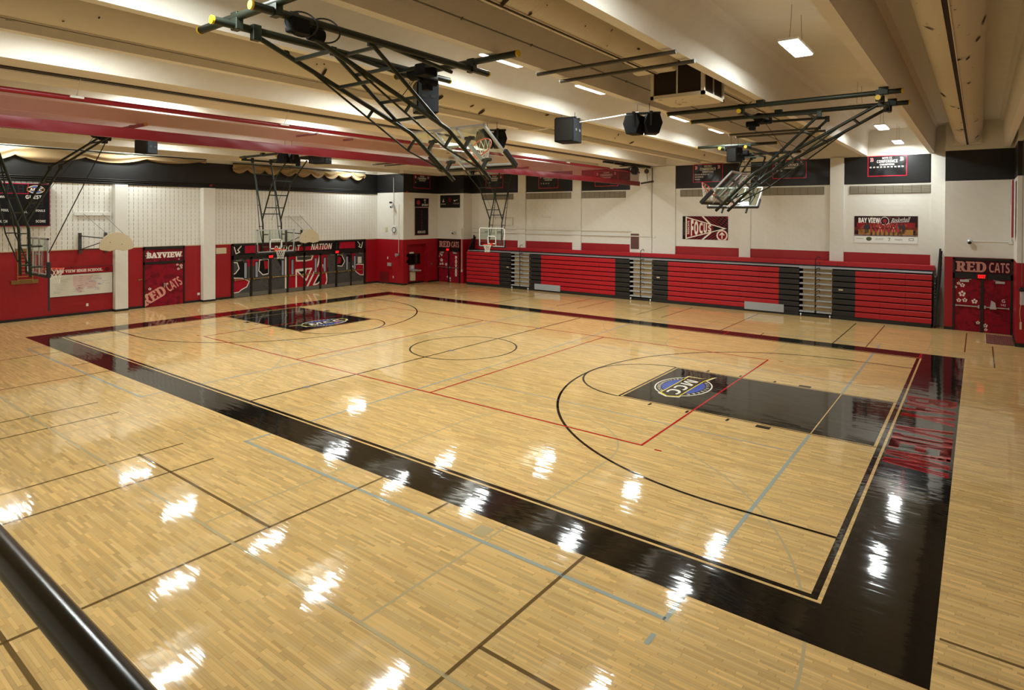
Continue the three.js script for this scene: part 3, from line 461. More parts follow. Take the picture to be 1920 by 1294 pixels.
// ------------------------------------------------------------------ BLEACHERS
{
  const o = tag(group('retractable_bleachers', 0, 0, -14.3), 'long closed bank of red and black retractable bleachers along the far wall', 'bleachers');
  const p0 = 0.17, pit = 0.257, rows = 8;
  const seatGeo = {};
  const seat = (w) => seatGeo[w] ??= (() => { const s = new THREE.Shape(); s.moveTo(-0.30, 0.0); s.lineTo(-0.012, 0.0); s.lineTo(0, 0.012); s.lineTo(0, 0.185); s.quadraticCurveTo(0, 0.214, -0.03, 0.216); s.lineTo(-0.30, 0.205); s.closePath(); const g = new THREE.ExtrudeGeometry(s, { depth: w - 0.006, bevelEnabled: false, curveSegments: 4 }); g.rotateY(-PI / 2); g.translate(w / 2 - 0.003, 0, 0); return g; })();
  // profile drawn with +x of the shape pointing out of the wall: rotateY(-90) sends shape x to +z
  const run = (a, b, n, mat, r0 = 0, r1 = rows) => { const w = Math.round((b - a) / n * 1000) / 1000; for (let r = r0; r < r1; r++) for (let k = 0; k < n; k++) { const m = mesh('seat_module', seat(w), mat, o); m.position.set(a + w * (k + 0.5), p0 + pit * r, 0); } };
  run(-13.03, -10.23, 3, C.seatRed); run(-10.23, -9.28, 1, C.seatBlack); run(-7.86, -6.97, 1, C.seatBlack); run(-6.97, -1.9, 5, C.seatRed); run(-1.9, -1.01, 1, C.seatBlack);
  run(0.32, 1.23, 1, C.seatBlack); run(1.23, 6.81, 6, C.seatRed); run(6.81, 7.71, 1, C.seatBlack); run(9.1, 10.02, 1, C.seatBlack); run(10.02, 12.85, 3, C.seatRed);
  for (let k = 0; k < 14; k++) { const w = 1.85, m = mesh('seat_module', seat(w), C.seatRed, o); m.position.set(-13.0 + w * (k + 0.5), 2.33, -0.7); }
  mesh('top_deck', box(-13.0, 12.85, 2.24, 2.27, -0.95, -0.06), C.grey, o);
  mesh('understructure', [box(-13.0, -9.3, 0, 2.2, -1.0, -0.27), box(-7.85, -1.02, 0, 2.2, -1.0, -0.27), box(0.33, 7.7, 0, 2.2, -1.0, -0.27), box(9.11, 12.83, 0, 2.2, -1.0, -0.27), box(-13.0, 12.83, 2.26, 2.33, -1.0, -0.74)], C.seatBlack, o);
  mesh('skirt', [box(-13.02, -9.3, 0.0, 0.165, -0.2, -0.015), box(-7.85, -1.02, 0.0, 0.165, -0.2, -0.015), box(0.33, 7.7, 0, 0.165, -0.2, -0.015), box(9.11, 12.83, 0, 0.165, -0.2, -0.015), box(-9.3, -7.85, 0.02, 0.13, -0.2, -0.08), box(-1.02, 0.33, 0.02, 0.13, -0.2, -0.08), box(7.7, 9.11, 0.02, 0.13, -0.2, -0.08)], C.base, o);
  for (const [a, b] of [[-9.28, -7.86], [-1.01, 0.32], [7.71, 9.1]]) {
    const c = (a + b) / 2;
    for (let r = 0; r < rows; r++) {
      const y = p0 + pit * r + 0.02;
      for (const [u, v] of [[a + 0.01, c - 0.03], [c + 0.03, b - 0.01]]) mesh('step_tread', rbx(v - u, 0.075, 0.26, (u + v) / 2, y + 0.04, -0.13, 0.015), C.grey, o);
      mesh('step_riser', box(a + 0.12, b - 0.02, y + 0.08, y + pit - 0.02, -0.24, -0.21), C.plywood ?? (C.plywood = M('#d0b48a', 0.7)), o);
      mesh('aisle_rail_hook', tube([V(c, y + 0.05, 0.03), V(c, y + 0.62, 0.03), V(c + 0.02, y + 0.70, 0.03), V(c + 0.1, y + 0.77, 0.02), V(c + 0.17, y + 0.79, 0.01), V(c + 0.18, y + 0.70, 0.0)], 0.016, 20, 7), C.frame, o);
    }
    mesh('aisle_top', box(a, b, 2.20, 2.235, -0.5, 0), C.grey, o);
    mesh('aisle_void', box(a, b, 0, 2.2, -1.0, -0.6), C.seatBlack, o);
    for (const u of [a + 0.08, b - 0.08]) mesh('caster', [disc(0.05, 0.03, u, 0.055, 0.0, 0, PI / 2), bx(0.07, 0.05, 0.03, u, 0.11, 0.0)], C.whiteMetal, o);
  }
  for (const [a, b, y0, y1] of [[-7.43, -5.55, 0.09, 0.44], [5.22, 7.05, 0.09, 0.46]]) mesh('wheelchair_cutout_panel', rbx(b - a, y1 - y0, 0.03, (a + b) / 2, (y0 + y1) / 2, 0.025, 0.008), C.grey, o);
  for (const x of [-9.55, 1.0 - 0.32, 9.45]) mesh('row_label', rbx(0.18, 0.06, 0.008, x, p0 + pit * 4.5, 0.005, 0.002), C.tan, o);
  // folded guard rails at both ends
  for (const e of [-1, 1]) { const x = e > 0 ? 12.93 : -13.11; for (let k = 0; k < 4; k++) { mesh('end_rail', [bar(V(x, 0.1 + k * 0.1, -0.08 - k * 0.13), V(x + 0.17, 2.55 + 0.24 * k, -0.2 - k * 0.14), 0.07, 0.1), bar(V(x + 0.06, 0.1 + k * 0.1, -0.12 - k * 0.13), V(x + 0.22, 2.45 + 0.24 * k, -0.26 - k * 0.14), 0.05, 0.08)], C.frame, o); } mesh('end_panel', box(x - 0.02, x + 0.02, 0, 2.15, -1.0, -0.1), C.frame, o); stuff(mesh('end_bolt', [...Array(14)].map((_, k) => disc(0.018, 0.02, x + e * 0.03, 0.3 + k * 0.14, -0.12 + (k % 2) * 0.03, 0, PI / 2, 6)), C.chrome, o)); }
}

// ------------------------------------------------------------------ PRINTED THINGS (flat print only)
const INK = '#111012';
function paws(g, list, col) { for (const [x, y, r] of list) { g.fillStyle = col; for (const [a, b] of [[-0.9, -0.1], [0, -0.75], [0.9, -0.1], [-0.55, 0.75], [0.55, 0.75]]) { g.beginPath(); g.ellipse(x + a * r * 0.8, y + b * r * 0.8, r * 0.38, r * 0.42, 0, 0, 7); g.fill(); } } }
function redcats(g, x, y, w, h, col) { text(g, 'RED', x, y, w * 0.58, h, col, 'bold', 'serif', col, 6); text(g, 'CATS', x + w * 0.615, y, w * 0.385, h, col, 'bold', 'sans-serif'); }
function panel(name, w, h, mat, parent, x, y, z) { const m = mesh(name, bx(w, h, 0.004, 0, 0, 0), mat, parent); m.position.set(x, y, z); return m; }
function face(name, w, h, mat, parent, x, y, z) { const m = mesh(name, new THREE.PlaneGeometry(w, h), mat, parent); m.position.set(x, y, z); return m; }

// championship banners on the black panels
function champion(label, lines, years, wall, u, y, w = 1.5, h = 0.93, z = 0.03, ry = 0, x0 = 0, z0 = FZ) {
  const t = canvas(512, 320, (g, W, H) => {
    g.fillStyle = '#c4203a'; g.fillRect(0, 0, W, H); g.fillStyle = '#141315'; g.fillRect(12, 12, W - 24, H - 24);
    for (const x of [62, W - 62]) { text(g, 'B', x - 26, 34, 42, 52, '#d8475a', 'bold', 'serif', '#e9dcd8', 10); }
    text(g, lines[0], 190, 24, 132, 30, '#efe9e2'); text(g, lines[1], 120, 66, 272, 46, '#efe9e2'); text(g, lines[2], 160, 124, 192, 28, '#efe9e2');
    years.forEach((s, i) => text(g, s[0], s[1], s[2], s[3], 24, '#efe9e2'));
  });
  const geo = new THREE.PlaneGeometry(w, h, 24, 10); const p = geo.attributes.position;
  for (let i = 0; i < p.count; i++) { const a = p.getX(i) / w, b = p.getY(i) / h; p.setZ(i, 0.012 * Math.sin(a * 9 + b * 6 + u) * (0.5 - b) + 0.006 * Math.sin(a * 23 - b * 9)); } geo.computeVertexNormals();
  const m = mesh('championship_banner', geo, new THREE.MeshStandardMaterial({ map: t, roughness: 0.32, side: THREE.DoubleSide })); m.position.set(x0 + (ry ? 0 : u), y, z0); m.rotation.y = ry;
  tag(m, label, 'banner', 'championship banners'); return m;
}
const yrs = (arr, x0, dx, y) => arr.map((s, i) => [s, x0 + i * dx, y, 30]);
champion('black conference champions banner listing ten years, farthest right', ['BOYS CC', 'CONFERENCE', 'CHAMPIONS'], yrs(['42', '49', '50', '59', '93', '94', '95', '96', '98', '99'], 26, 46, 164), 0, 11.09, 6.84, 1.52, 0.92, 0, 0, 0, FZ + 0.055);
champion('black conference champions banner partly behind the tilted right hoop frame', ['GIRLS CC', 'CONFERENCE', 'CHAMPIONS'], yrs(['97', '98'], 60, 60, 170), 0, 7.0, 6.86, 1.55, 0.9, 0, 0, 0, FZ + 0.055);
champion('black track conference champions banner above the pennant poster', ['GIRLS TRACK', 'CONFERENCE', 'CHAMPIONS'], [['RELAYS 85 86 87 88', 30, 170, 250], ['OUTDOOR 98', 30, 212, 150], ['INDOOR', 30, 254, 90]], 0, 2.97, 6.83, 1.6, 0.95, 0, 0, 0, FZ + 0.055);
champion('black conference banner showing through the red curtain mesh', ['GIRLS SWIMMING', 'CONFERENCE', 'CHAMPIONS'], [], 0, -3.05, 6.74, 1.55, 0.9, 0, 0, 0, FZ + 0.055);
champion('black conference banner below the red curtain bottom edge', ['BOYS TRACK', 'CONFERENCE', 'CHAMPIONS'], yrs(['37', '38', '39', '40'], 60, 62, 200), 0, -7.15, 6.72, 1.5, 0.9, 0, 0, 0, FZ + 0.055);
champion('black conference banner behind the lowered white framed hoop', ['BOYS SOCCER', 'CONFERENCE', 'CHAMPIONS'], yrs(['93', '94'], 40, 60, 170), 0, -11.5, 6.82, 1.5, 0.9, 0, 0, 0, FZ + 0.055);
champion('black conference banner high on the left corner block', ['WRESTLING', 'CONFERENCE', 'CHAMPIONS'], yrs(['84'], 40, 60, 170), 0, -12.95, 6.83, 1.5, 0.92, 0, PI / 2, -15.85, -12.95);
// windows covered in black vinyl, each its own sheet
bays.forEach(([a, b], i) => structure(mesh('window_' + (i + 1), [rbx(b - a - 0.1, Y3 - Y2 - 0.03, 0.02, (a + b) / 2, (Y2 + Y3) / 2, FZ + 0.025, 0.008)], M('#121112', 0.42)), 'high window covered by a black vinyl sheet', 'window'));
// vents below them
[[-12.6, -9.95], [-8.85, -5.5], [-4.85, -1.83], [1.47, 4.2], [5.75, 8.53], [9.62, 12.72]].forEach(([a, b], i) => {
  const names = ['behind the lowered white framed hoop', 'left of the middle, second from the left end', 'left of the wide pilaster', 'above the pennant poster', 'right of the pennant poster bay', 'above the team photo banner'];
  const o = tag(group('wall_vent', (a + b) / 2, 5.8, FZ + 0.01), 'long grey louvred wall vent ' + names[i], 'vent', 'wall vents'); const w = b - a, h = 0.37;
  mesh('vent_back', box(-w / 2, w / 2, -h / 2, h / 2, 0, 0.01), M('#7a7262', 0.7), o);
  const n = Math.round(w / 0.33); for (let k = 0; k < 12; k++) mesh('louvre', bx(w - 0.03, 0.016, 0.02, 0, -h / 2 + 0.03 + k * 0.028, 0.018, 0, 0.5), C.louvre ?? (C.louvre = M('#a59d8c', 0.55)), o);
  for (let k = 0; k <= n; k++) mesh('vent_rib', box(-w / 2 + w * k / n - 0.008, -w / 2 + w * k / n + 0.008, -h / 2, h / 2, 0.0, 0.03), C.kraft, o);
});
// pennant poster
{
  const t = canvas(1024, 520, (g, W, H) => {
    g.fillStyle = '#8f1127'; g.fillRect(0, 0, W, H); g.fillStyle = '#0f1010';
    g.save(); g.beginPath(); g.rect(70, 0, W, H); g.clip(); g.lineWidth = 26; g.strokeStyle = '#0f1010';
    for (let k = -4; k < 9; k++) { g.beginPath(); g.moveTo(260 + k * 78, -10); g.lineTo(700 + k * 78, 300); g.stroke(); g.beginPath(); g.moveTo(260 + k * 78, H + 10); g.lineTo(640 + k * 78, 260); g.stroke(); }
    for (let k = 0; k < 5; k++) { g.beginPath(); g.moveTo(760 + k * 60, 140 + k * 50); g.lineTo(930 + k * 60, -60 + k * 50); g.stroke(); }
    g.restore();
    g.strokeStyle = '#efe7d8'; g.lineWidth = 34; g.beginPath(); g.moveTo(450, -10); g.lineTo(640, 180); g.moveTo(450, H + 10); g.lineTo(650, 360); g.stroke();
    g.fillStyle = '#efe7d8'; g.beginPath(); g.moveTo(70, 8); g.lineTo(1000, 268); g.lineTo(70, 520); g.fill();
    g.fillStyle = '#7d1024'; g.beginPath(); g.moveTo(98, 40); g.lineTo(925, 268); g.lineTo(98, 486); g.fill();
    g.fillStyle = '#151515'; g.beginPath(); g.moveTo(700, 210); g.lineTo(900, 268); g.lineTo(700, 325); g.fill();
    const L = [['F', 185, 88, 72, 340], ['O', 268, 118, 100, 286], ['C', 382, 148, 86, 226], ['U', 478, 168, 90, 190], ['S', 582, 192, 78, 146]];
    for (const [s, x, y, w, h] of L) text(g, s, x, y, w, h, '#efe7d8', 'bold', 'sans-serif', '#efe7d8', 6);
    g.save(); g.translate(160, 410); g.rotate(-PI / 2); text(g, 'REDCATS', 0, -46, 310, 44, '#efe7d8'); g.restore();
    g.fillStyle = '#121111'; g.fillRect(0, 0, 66, H); g.save(); g.translate(44, 430); g.rotate(-PI / 2); text(g, 'BAY VIEW HIGH SCHOOL', 0, -14, 300, 14, '#8b8784'); g.restore();
    g.fillStyle = '#efe7d8'; g.beginPath(); g.arc(895, 420, 122, 0, 7); g.fill(); g.fillStyle = '#8f1127'; g.beginPath(); g.arc(895, 420, 92, 0, 7); g.fill();
    g.strokeStyle = '#efe7d8'; g.lineWidth = 26; g.beginPath(); g.moveTo(895, 492); g.lineTo(895, 366); g.moveTo(845, 416); g.lineTo(895, 362); g.lineTo(945, 416); g.stroke();
  });
  const m = mesh('pennant_poster', bx(2.44, 1.22, 0.012), [C.black, C.black, C.black, C.black, print(t, 0.45), C.black]); m.position.set(2.82, 3.97, FZ + 0.02); tag(m, 'red and black pennant poster reading focus on the white wall', 'poster');
}
// team photo banner
{
  const t = canvas(1024, 460, (g, W, H) => {
    g.fillStyle = '#2b1416'; g.fillRect(0, 0, W, H); g.fillStyle = '#8c1f24'; g.fillRect(40, 110, W - 80, 80); g.fillStyle = '#6b2a20'; g.fillRect(0, 190, W, 60); g.fillStyle = '#a8793f'; g.fillRect(70, 230, W - 140, 90); g.fillStyle = '#7b6a66'; g.fillRect(0, 318, W, 30);
    mottled(g, W, 320, ['#1b0d10', '#5d1f22', '#b88a4c'], 60, 20, 90);
    text(g, 'BAY VIEW', 64, 30, 362, 84, '#f4efe8', 'bold', 'sans-serif', '#f4efe8', 4);
    g.strokeStyle = '#ded7d0'; g.lineWidth = 10; g.beginPath(); g.arc(502, 84, 66, 0, 7); g.stroke(); g.fillStyle = '#1c1517'; g.beginPath(); g.arc(502, 84, 60, 0, 7); g.fill(); g.fillStyle = '#8e2531'; g.beginPath(); g.arc(502, 84, 36, 0, 7); g.fill();
    g.save(); g.translate(600, 100); g.rotate(-0.06); g.transform(1, 0, -0.3, 1, 0, 0); text(g, 'Basketball', 0, -62, 290, 76, '#efe9e2', 'italic', 'serif'); g.restore();
    const fig = (x, y, s, body, skin, leg) => { g.fillStyle = leg; g.fillRect(x - 11 * s, y + 62 * s, 9 * s, 60 * s); g.fillRect(x + 2 * s, y + 62 * s, 9 * s, 60 * s); g.fillStyle = body; g.beginPath(); g.ellipse(x, y + 40 * s, 19 * s, 32 * s, 0, 0, 7); g.fill(); g.fillStyle = skin; g.fillRect(x - 21 * s, y + 26 * s, 7 * s, 38 * s); g.fillRect(x + 14 * s, y + 26 * s, 7 * s, 38 * s); g.beginPath(); g.ellipse(x, y, 9 * s, 12 * s, 0, 0, 7); g.fill(); };
    for (const [x, y] of [[190, 132], [225, 126], [735, 126], [800, 128]]) fig(x, y, 1.35, '#3a3a42', '#3a2a22', '#17161a');
    for (let i = 0; i < 8; i++) fig(275 + i * 60, 126 + (i % 2) * 5, 1.05, '#a32a33', ['#4a3226', '#8a6046', '#c79a78'][i % 3], '#7a1d26');
    for (let i = 0; i < 7; i++) fig(285 + i * 72, 195 + (i % 2) * 4, 1.1, '#b03038', ['#8a6046', '#4a3226', '#d6b094'][i % 3], '#35141a');
    g.fillStyle = '#eceae4'; g.fillRect(0, 345, W, H - 345); text(g, 'SPONSORED BY', 30, 384, 120, 14, '#7d7a76');
    g.fillStyle = '#5b4a34'; g.beginPath(); g.ellipse(246, 392, 46, 34, 0, 0, 7); g.fill(); g.fillStyle = '#2f6a3d'; g.fillRect(205, 384, 82, 16);
    g.save(); g.transform(1, 0, -0.3, 1, 120, 0); text(g, 'Bayside', 350, 372, 130, 36, '#8b8880', 'italic', 'serif'); g.restore(); text(g, '7', 556, 366, 44, 58, '#6f9a2c'); text(g, 'Peoples', 668, 380, 122, 28, '#8c8a86', 'bold', 'serif'); g.strokeStyle = '#5a2a2e'; g.lineWidth = 6; g.strokeRect(890, 372, 70, 34);
  });
  const m = mesh('team_banner', bx(2.45, 1.2, 0.006), [C.whiteMetal, C.whiteMetal, C.whiteMetal, C.whiteMetal, print(t, 0.35), C.whiteMetal]); m.position.set(11.04, 4.02, FZ + 0.02); tag(m, 'team photo vinyl banner with white sponsor strip on the white wall', 'banner');
}
// two hanging banners on the left corner block, a flag style sign on the wall beside it
{
  const hang = (label, w, h, draw, z, y, W, H) => { const t = canvas(W, H, draw); const m = mesh('hanging_banner', bx(0.01, h, w), [print(t, 0.6), C.black, C.black, C.black, C.black, C.black]); m.position.set(-15.86, y, z); tag(m, label, 'banner'); };
  hang('small black sign with white letters above the long black banner', 1.26, 0.58, (g, W, H) => { g.fillStyle = '#161316'; g.fillRect(0, 0, W, H); g.fillStyle = '#9c3538'; g.beginPath(); g.arc(66, 60, 34, 0, 7); g.fill(); text(g, 'BE', 166, 12, 40, 26, '#e8e2da'); text(g, 'A', 174, 46, 22, 22, '#e8e2da'); text(g, 'SPORT', 126, 78, 120, 30, '#e8e2da'); }, -12.93, 5.42, 256, 120);
  hang('long black hanging banner with red edge and white lettering at foot', 1.22, 1.86, (g, W, H) => { g.fillStyle = '#8f1a2c'; g.fillRect(0, 0, W, H); g.fillStyle = '#171416'; g.fillRect(5, 5, W - 10, H - 12); 'BAYVIEW'.split('').forEach((s, i) => text(g, s, 116, 40 + i * 40, 28, 28, '#7a1c2a')); text(g, 'REDCATS', 50, 322, 150, 34, '#e8e2da'); }, -12.92, 4.16, 256, 384);
  const t = canvas(512, 240, (g, W, H) => { g.fillStyle = '#1d1b1b'; g.fillRect(0, 0, W, H); g.fillStyle = '#e8e0d0'; g.beginPath(); g.moveTo(56, 140); g.lineTo(96, 56); g.lineTo(92, 112); g.lineTo(128, 116); g.closePath(); g.fill(); text(g, 'BROOKS', 20, 160, 130, 20, '#c9c2b4'); g.beginPath(); g.moveTo(356, 84); g.quadraticCurveTo(350, 140, 400, 112); g.lineTo(490, 74); g.quadraticCurveTo(410, 100, 388, 98); g.quadraticCurveTo(370, 98, 356, 84); g.fillStyle = '#e8e0d0'; g.fill(); 'TEAM'.split('').forEach((s, i) => text(g, s, 344 + i * 40, 150, 20, 22, '#e8e0d0')); g.fillStyle = '#7a1c24'; g.beginPath(); g.ellipse(250, 90, 34, 44, 0, 0, 7); g.fill(); });
  const m = mesh('sponsor_flag', bx(1.85, 0.86, 0.01), [C.black, C.black, C.black, C.black, print(t, 0.6), C.black]); m.position.set(-14.75, 5.52, -14.47); tag(m, 'black sponsor flag with white marks above the far left doors', 'flag');
}

// ------------------------------------------------------------------ DOORS
const wrapBase = (g, W, H) => { g.fillStyle = '#8d1024'; g.fillRect(0, 0, W, H); mottled(g, W, H, ['#4d0c18', '#a8142b', '#3a0a12', '#7a0f20'], 160, W * 0.03, W * 0.16); };
function bricksPrint(g, W, H, x0) { g.strokeStyle = '#3d0a14'; g.lineWidth = 5; for (let i = 0; i < 14; i++) { const x = x0 + rnd() * (W - x0 - 90), y = rnd() * H; g.beginPath(); g.moveTo(x, y); g.lineTo(x + 60 + rnd() * 60, y); if (rnd() > 0.4) g.lineTo(x + 110, y + 50); g.stroke(); } }
function exitSign(parent, x, y, z, lit = true) { // small box with red glowing letters
  mesh('exit_sign', rbx(0.34, 0.2, 0.06, x, y, z, 0.01), C.frame, parent);
  const t = canvas(128, 72, (g) => { g.fillStyle = '#2a0406'; g.fillRect(0, 0, 128, 72); text(g, 'EXIT', 12, 10, 104, 52, '#ff3a48', 'bold', 'sans-serif', '#ff3a48', 5); });
  face('exit_face', 0.3, 0.17, new THREE.MeshStandardMaterial({ map: t, emissive: '#ff2a3a', emissiveMap: t, emissiveIntensity: 1.1, roughness: 0.5 }), parent, x, y, z + 0.032);
}
// single door on the left wall
{
  const o = structure(group('door_1', LX, 0, 1.97, PI / 2), 'single red door wrap with bayview and slanted redcats lettering on the left wall', 'door');
  const W = 1.9;
  mesh('door_frame', [box(-W / 2, W / 2, 2.82, 2.97, 0, 0.07), box(-W / 2, W / 2, 2.1, 2.22, 0, 0.07), box(-W / 2, -W / 2 + 0.06, 0, 2.97, 0, 0.07), box(W / 2 - 0.06, W / 2, 0, 2.97, 0, 0.07)], C.frame, o);
  const tr = canvas(700, 230, (g, w, h) => { wrapBase(g, w, h); paws(g, [[60, 40, 16], [24, 110, 12], [620, 200, 14], [670, 140, 12]], '#d9cdbd'); text(g, 'BAYVIEW', 34, 58, 640, 96, '#efe8dc', 'bold', 'serif', '#efe8dc', 10); });
  const tl = canvas(700, 820, (g, w, h) => { wrapBase(g, w, h); paws(g, [[590, 30, 22], [660, 50, 28], [610, 115, 24], [668, 96, 18], [90, 470, 26], [30, 590, 28], [120, 580, 22]], '#e3d6c6'); g.save(); g.translate(4, 812); g.rotate(-0.50); redcats(g, 0, -196, 800, 185, '#d99a88'); g.restore(); });
  const transom = mesh('transom_panel', box(-W / 2 + 0.06, W / 2 - 0.06, 2.22, 2.82, 0, 0.03), C.frame, o); face('door_wrap', W - 0.12, 0.6, print(tr, 0.4), transom, 0, 2.52, 0.032);
  const leaf = mesh('door_leaf', box(-W / 2 + 0.06, W / 2 - 0.06, 0.01, 2.1, 0, 0.03), C.frame, o); face('door_wrap', W - 0.12, 2.09, print(tl, 0.4), leaf, 0, 1.055, 0.032);
  mesh('door_handle', [rbx(0.07, 0.24, 0.03, 0.0, 1.02, 0.05, 0.01), rod(V(0, 1.04, 0.09), V(0.16, 1.04, 0.09), 0.014, 8), disc(0.03, 0.05, 0, 1.04, 0.075, PI / 2)], C.chrome, leaf);
  mesh('wall_handle', [disc(0.04, 0.04, -1.13, 1.38, 0.03, PI / 2), rod(V(-1.13, 1.38, 0.06), V(-1.0, 1.41, 0.06), 0.014, 8)], C.brass, o);
}
// bank of eight doors
{
  const o = structure(group('door_2', LX, 0, 0, PI / 2), 'bank of eight wrapped doors with transoms on the left wall', 'door');
  const u = [[1.51, 2.44], [2.56, 3.54], [3.70, 4.67], [4.77, 5.75], [5.86, 6.85], [6.97, 8.0], [8.13, 9.14], [9.22, 10.19]], U0 = 1.40, U1 = 10.33;
  const K = 2048 / (U1 - U0), HH = Math.round(2.97 * K), X = (v) => (v - U0) * K, Yp = (y) => HH - y * K;
  const wrap = canvas(2048, HH, (g, W, H) => {
    g.fillStyle = '#4d4b4a'; g.fillRect(0, 0, W, H); mottled(g, W, H, ['#2a2928', '#6e6c6a', '#1b1a1a', '#5b5957'], 900, 5, 30);
    const R = '#a31127', K2 = '#121012', Wt = '#e9e2d6';
    const shape = (pts, f, st, lw = 12) => { g.beginPath(); pts.forEach(([a, b], i) => (i ? g.lineTo(X(a), Yp(b)) : g.moveTo(X(a), Yp(b)))); if (f) { g.closePath(); g.fillStyle = f; g.fill(); } if (st) { g.lineWidth = lw; g.lineJoin = 'round'; g.strokeStyle = st; g.stroke(); } };
    // abstract blocks of the print: dark and red fields with white edging, and the two big letters in the middle
    shape([[1.5, 1.95], [2.05, 2.0], [2.2, 1.0], [1.9, 0.9], [1.5, 1.2]], K2); shape([[1.5, 1.95], [1.72, 1.92], [1.82, 1.6], [1.62, 1.35], [1.5, 1.3]], '#4d4b4a', Wt); shape([[1.5, 1.1], [2.0, 1.05], [2.4, 0.85], [2.25, 0.55], [1.95, 0.42], [1.8, 0.3], [1.5, 0.28]], R, Wt); shape([[2.2, 2.05], [2.45, 2.05], [2.42, 1.65], [2.3, 1.7]], R);
    shape([[3.0, 2.0], [3.54, 2.02], [3.54, 1.2], [3.2, 1.15], [2.95, 1.4]], K2, Wt); shape([[3.25, 1.95], [3.5, 1.9], [3.5, 1.5], [3.3, 1.45]], R); shape([[2.58, 2.05], [2.95, 2.05], [2.8, 1.6], [2.6, 1.7]], R);
    shape([[4.0, 2.1], [4.2, 2.1], [4.4, 1.6], [4.3, 1.55]], K2); g.fillStyle = Wt; g.fillRect(X(4.55), Yp(2.1), 22, 800);
    g.fillStyle = R; g.fillRect(X(4.77), Yp(2.12), X(7.42) - X(4.77), 900);
    shape([[5.3, 2.1], [5.3, 1.82], [5.95, 1.80], [6.3, 1.85], [6.4, 2.1]], '#4d4b4a', Wt, 20); shape([[5.28, 0.2], [5.28, 1.28], [6.3, 1.30], [5.95, 0.62], [5.32, 1.24]], null, Wt, 22); shape([[5.36, 1.2], [5.95, 1.22], [5.8, 0.8]], K2, Wt, 12);
    shape([[6.0, 0.2], [6.75, 1.5], [6.9, 2.1]], null, Wt, 24); shape([[6.45, 0.3], [6.85, 0.95], [6.95, 0.5], [6.7, 0.32]], K2, Wt, 20); shape([[7.1, 1.5], [7.2, 1.1], [7.35, 0.9], [7.4, 0.5], [7.3, 0.25]], null, Wt, 20); g.fillStyle = K2; g.fillRect(X(7.42), Yp(1.3), 14, 300);
    shape([[8.13, 2.05], [8.5, 2.0], [8.7, 1.6], [8.5, 1.3], [8.13, 1.35]], K2, Wt); shape([[8.2, 1.95], [8.45, 1.85], [8.4, 1.5], [8.15, 1.45]], R); shape([[8.85, 2.05], [9.14, 2.0], [9.1, 1.5], [8.9, 1.6]], K2); shape([[9.25, 2.1], [9.5, 2.05], [9.6, 1.7], [9.3, 1.6]], R); shape([[9.3, 1.25], [9.7, 1.35], [10.19, 1.3], [10.19, 0.62], [9.9, 0.65], [9.6, 0.85]], R, Wt); 
    // transom prints
    g.fillStyle = '#161213'; g.fillRect(0, 0, W, Yp(2.33)); g.fillStyle = R; g.fillRect(X(2.15), Yp(2.84), X(3.0) - X(2.15), X(0.42 + U0)); g.fillRect(X(8.3), Yp(2.84), X(9.5) - X(8.3), X(0.42 + U0)); g.fillStyle = '#6d0f1c'; g.fillRect(X(3.2), Yp(2.84), X(3.9) - X(3.2), X(0.45 + U0)); g.fillStyle = R; g.fillRect(X(4.9), Yp(2.66), X(7.6) - X(4.9), X(0.25 + U0));
    mottled(g, W, Yp(2.33), ['#161213', '#7d0f20'], 60, 10, 40);
    g.strokeStyle = Wt; g.lineWidth = 12; g.beginPath(); for (const [a, s] of [[1.55, 1], [10.1, -1]]) { g.moveTo(X(a), Yp(2.8)); g.lineTo(X(a + s * 0.1), Yp(2.42)); g.lineTo(X(a + s * 0.3), Yp(2.5)); g.lineTo(X(a + s * 0.2), Yp(2.62)); g.lineTo(X(a + s * 0.4), Yp(2.84)); } g.stroke();
    g.save(); g.transform(1, 0, -0.18, 1, 18, 0); text(g, 'REDCAT', X(3.85), Yp(2.78), X(5.55) - X(3.85), 78, Wt); text(g, 'NATION', X(6.25), Yp(2.80), X(7.75) - X(6.25), 84, Wt); g.restore();
  });
  const wm = print(wrap, 0.42);
  const wrapped = (name, a, b, y0, y1, parent) => { const g = new THREE.PlaneGeometry(b - a, y1 - y0), uv = g.attributes.uv; for (let i = 0; i < 4; i++) uv.setXY(i, (a + uv.getX(i) * (b - a) - U0) / (U1 - U0), (y0 + uv.getY(i) * (y1 - y0)) / 2.97); return mesh(name, g.translate((a + b) / 2, (y0 + y1) / 2, 0.047), wm, parent); };
  mesh('door_frame', [box(U0, U1, 2.86, 2.97, 0, 0.08), box(U0, U1, 2.1, 2.34, 0, 0.08), box(U0, 1.51, 0, 2.97, 0, 0.08), box(10.19, U1, 0, 2.97, 0, 0.08), ...[[2.44, 2.56], [3.54, 3.70], [4.67, 4.77], [5.75, 5.86], [6.85, 6.97], [8.0, 8.13], [9.14, 9.22]].map(([a, b], i) => box(a, b, 0, i % 2 ? 2.97 : 2.2, 0, 0.08))], C.frame, o);
  for (const [a, b] of [[1.51, 3.54], [3.70, 5.75], [5.86, 8.0], [8.13, 10.19]]) { const p = mesh('transom_panel', box(a, b, 2.34, 2.86, 0, 0.045), C.frame, o); wrapped('transom_wrap', a, b, 2.34, 2.86, p); }
  const pane = P('#9aa0b0', 0.08, { metalness: 0.0 });
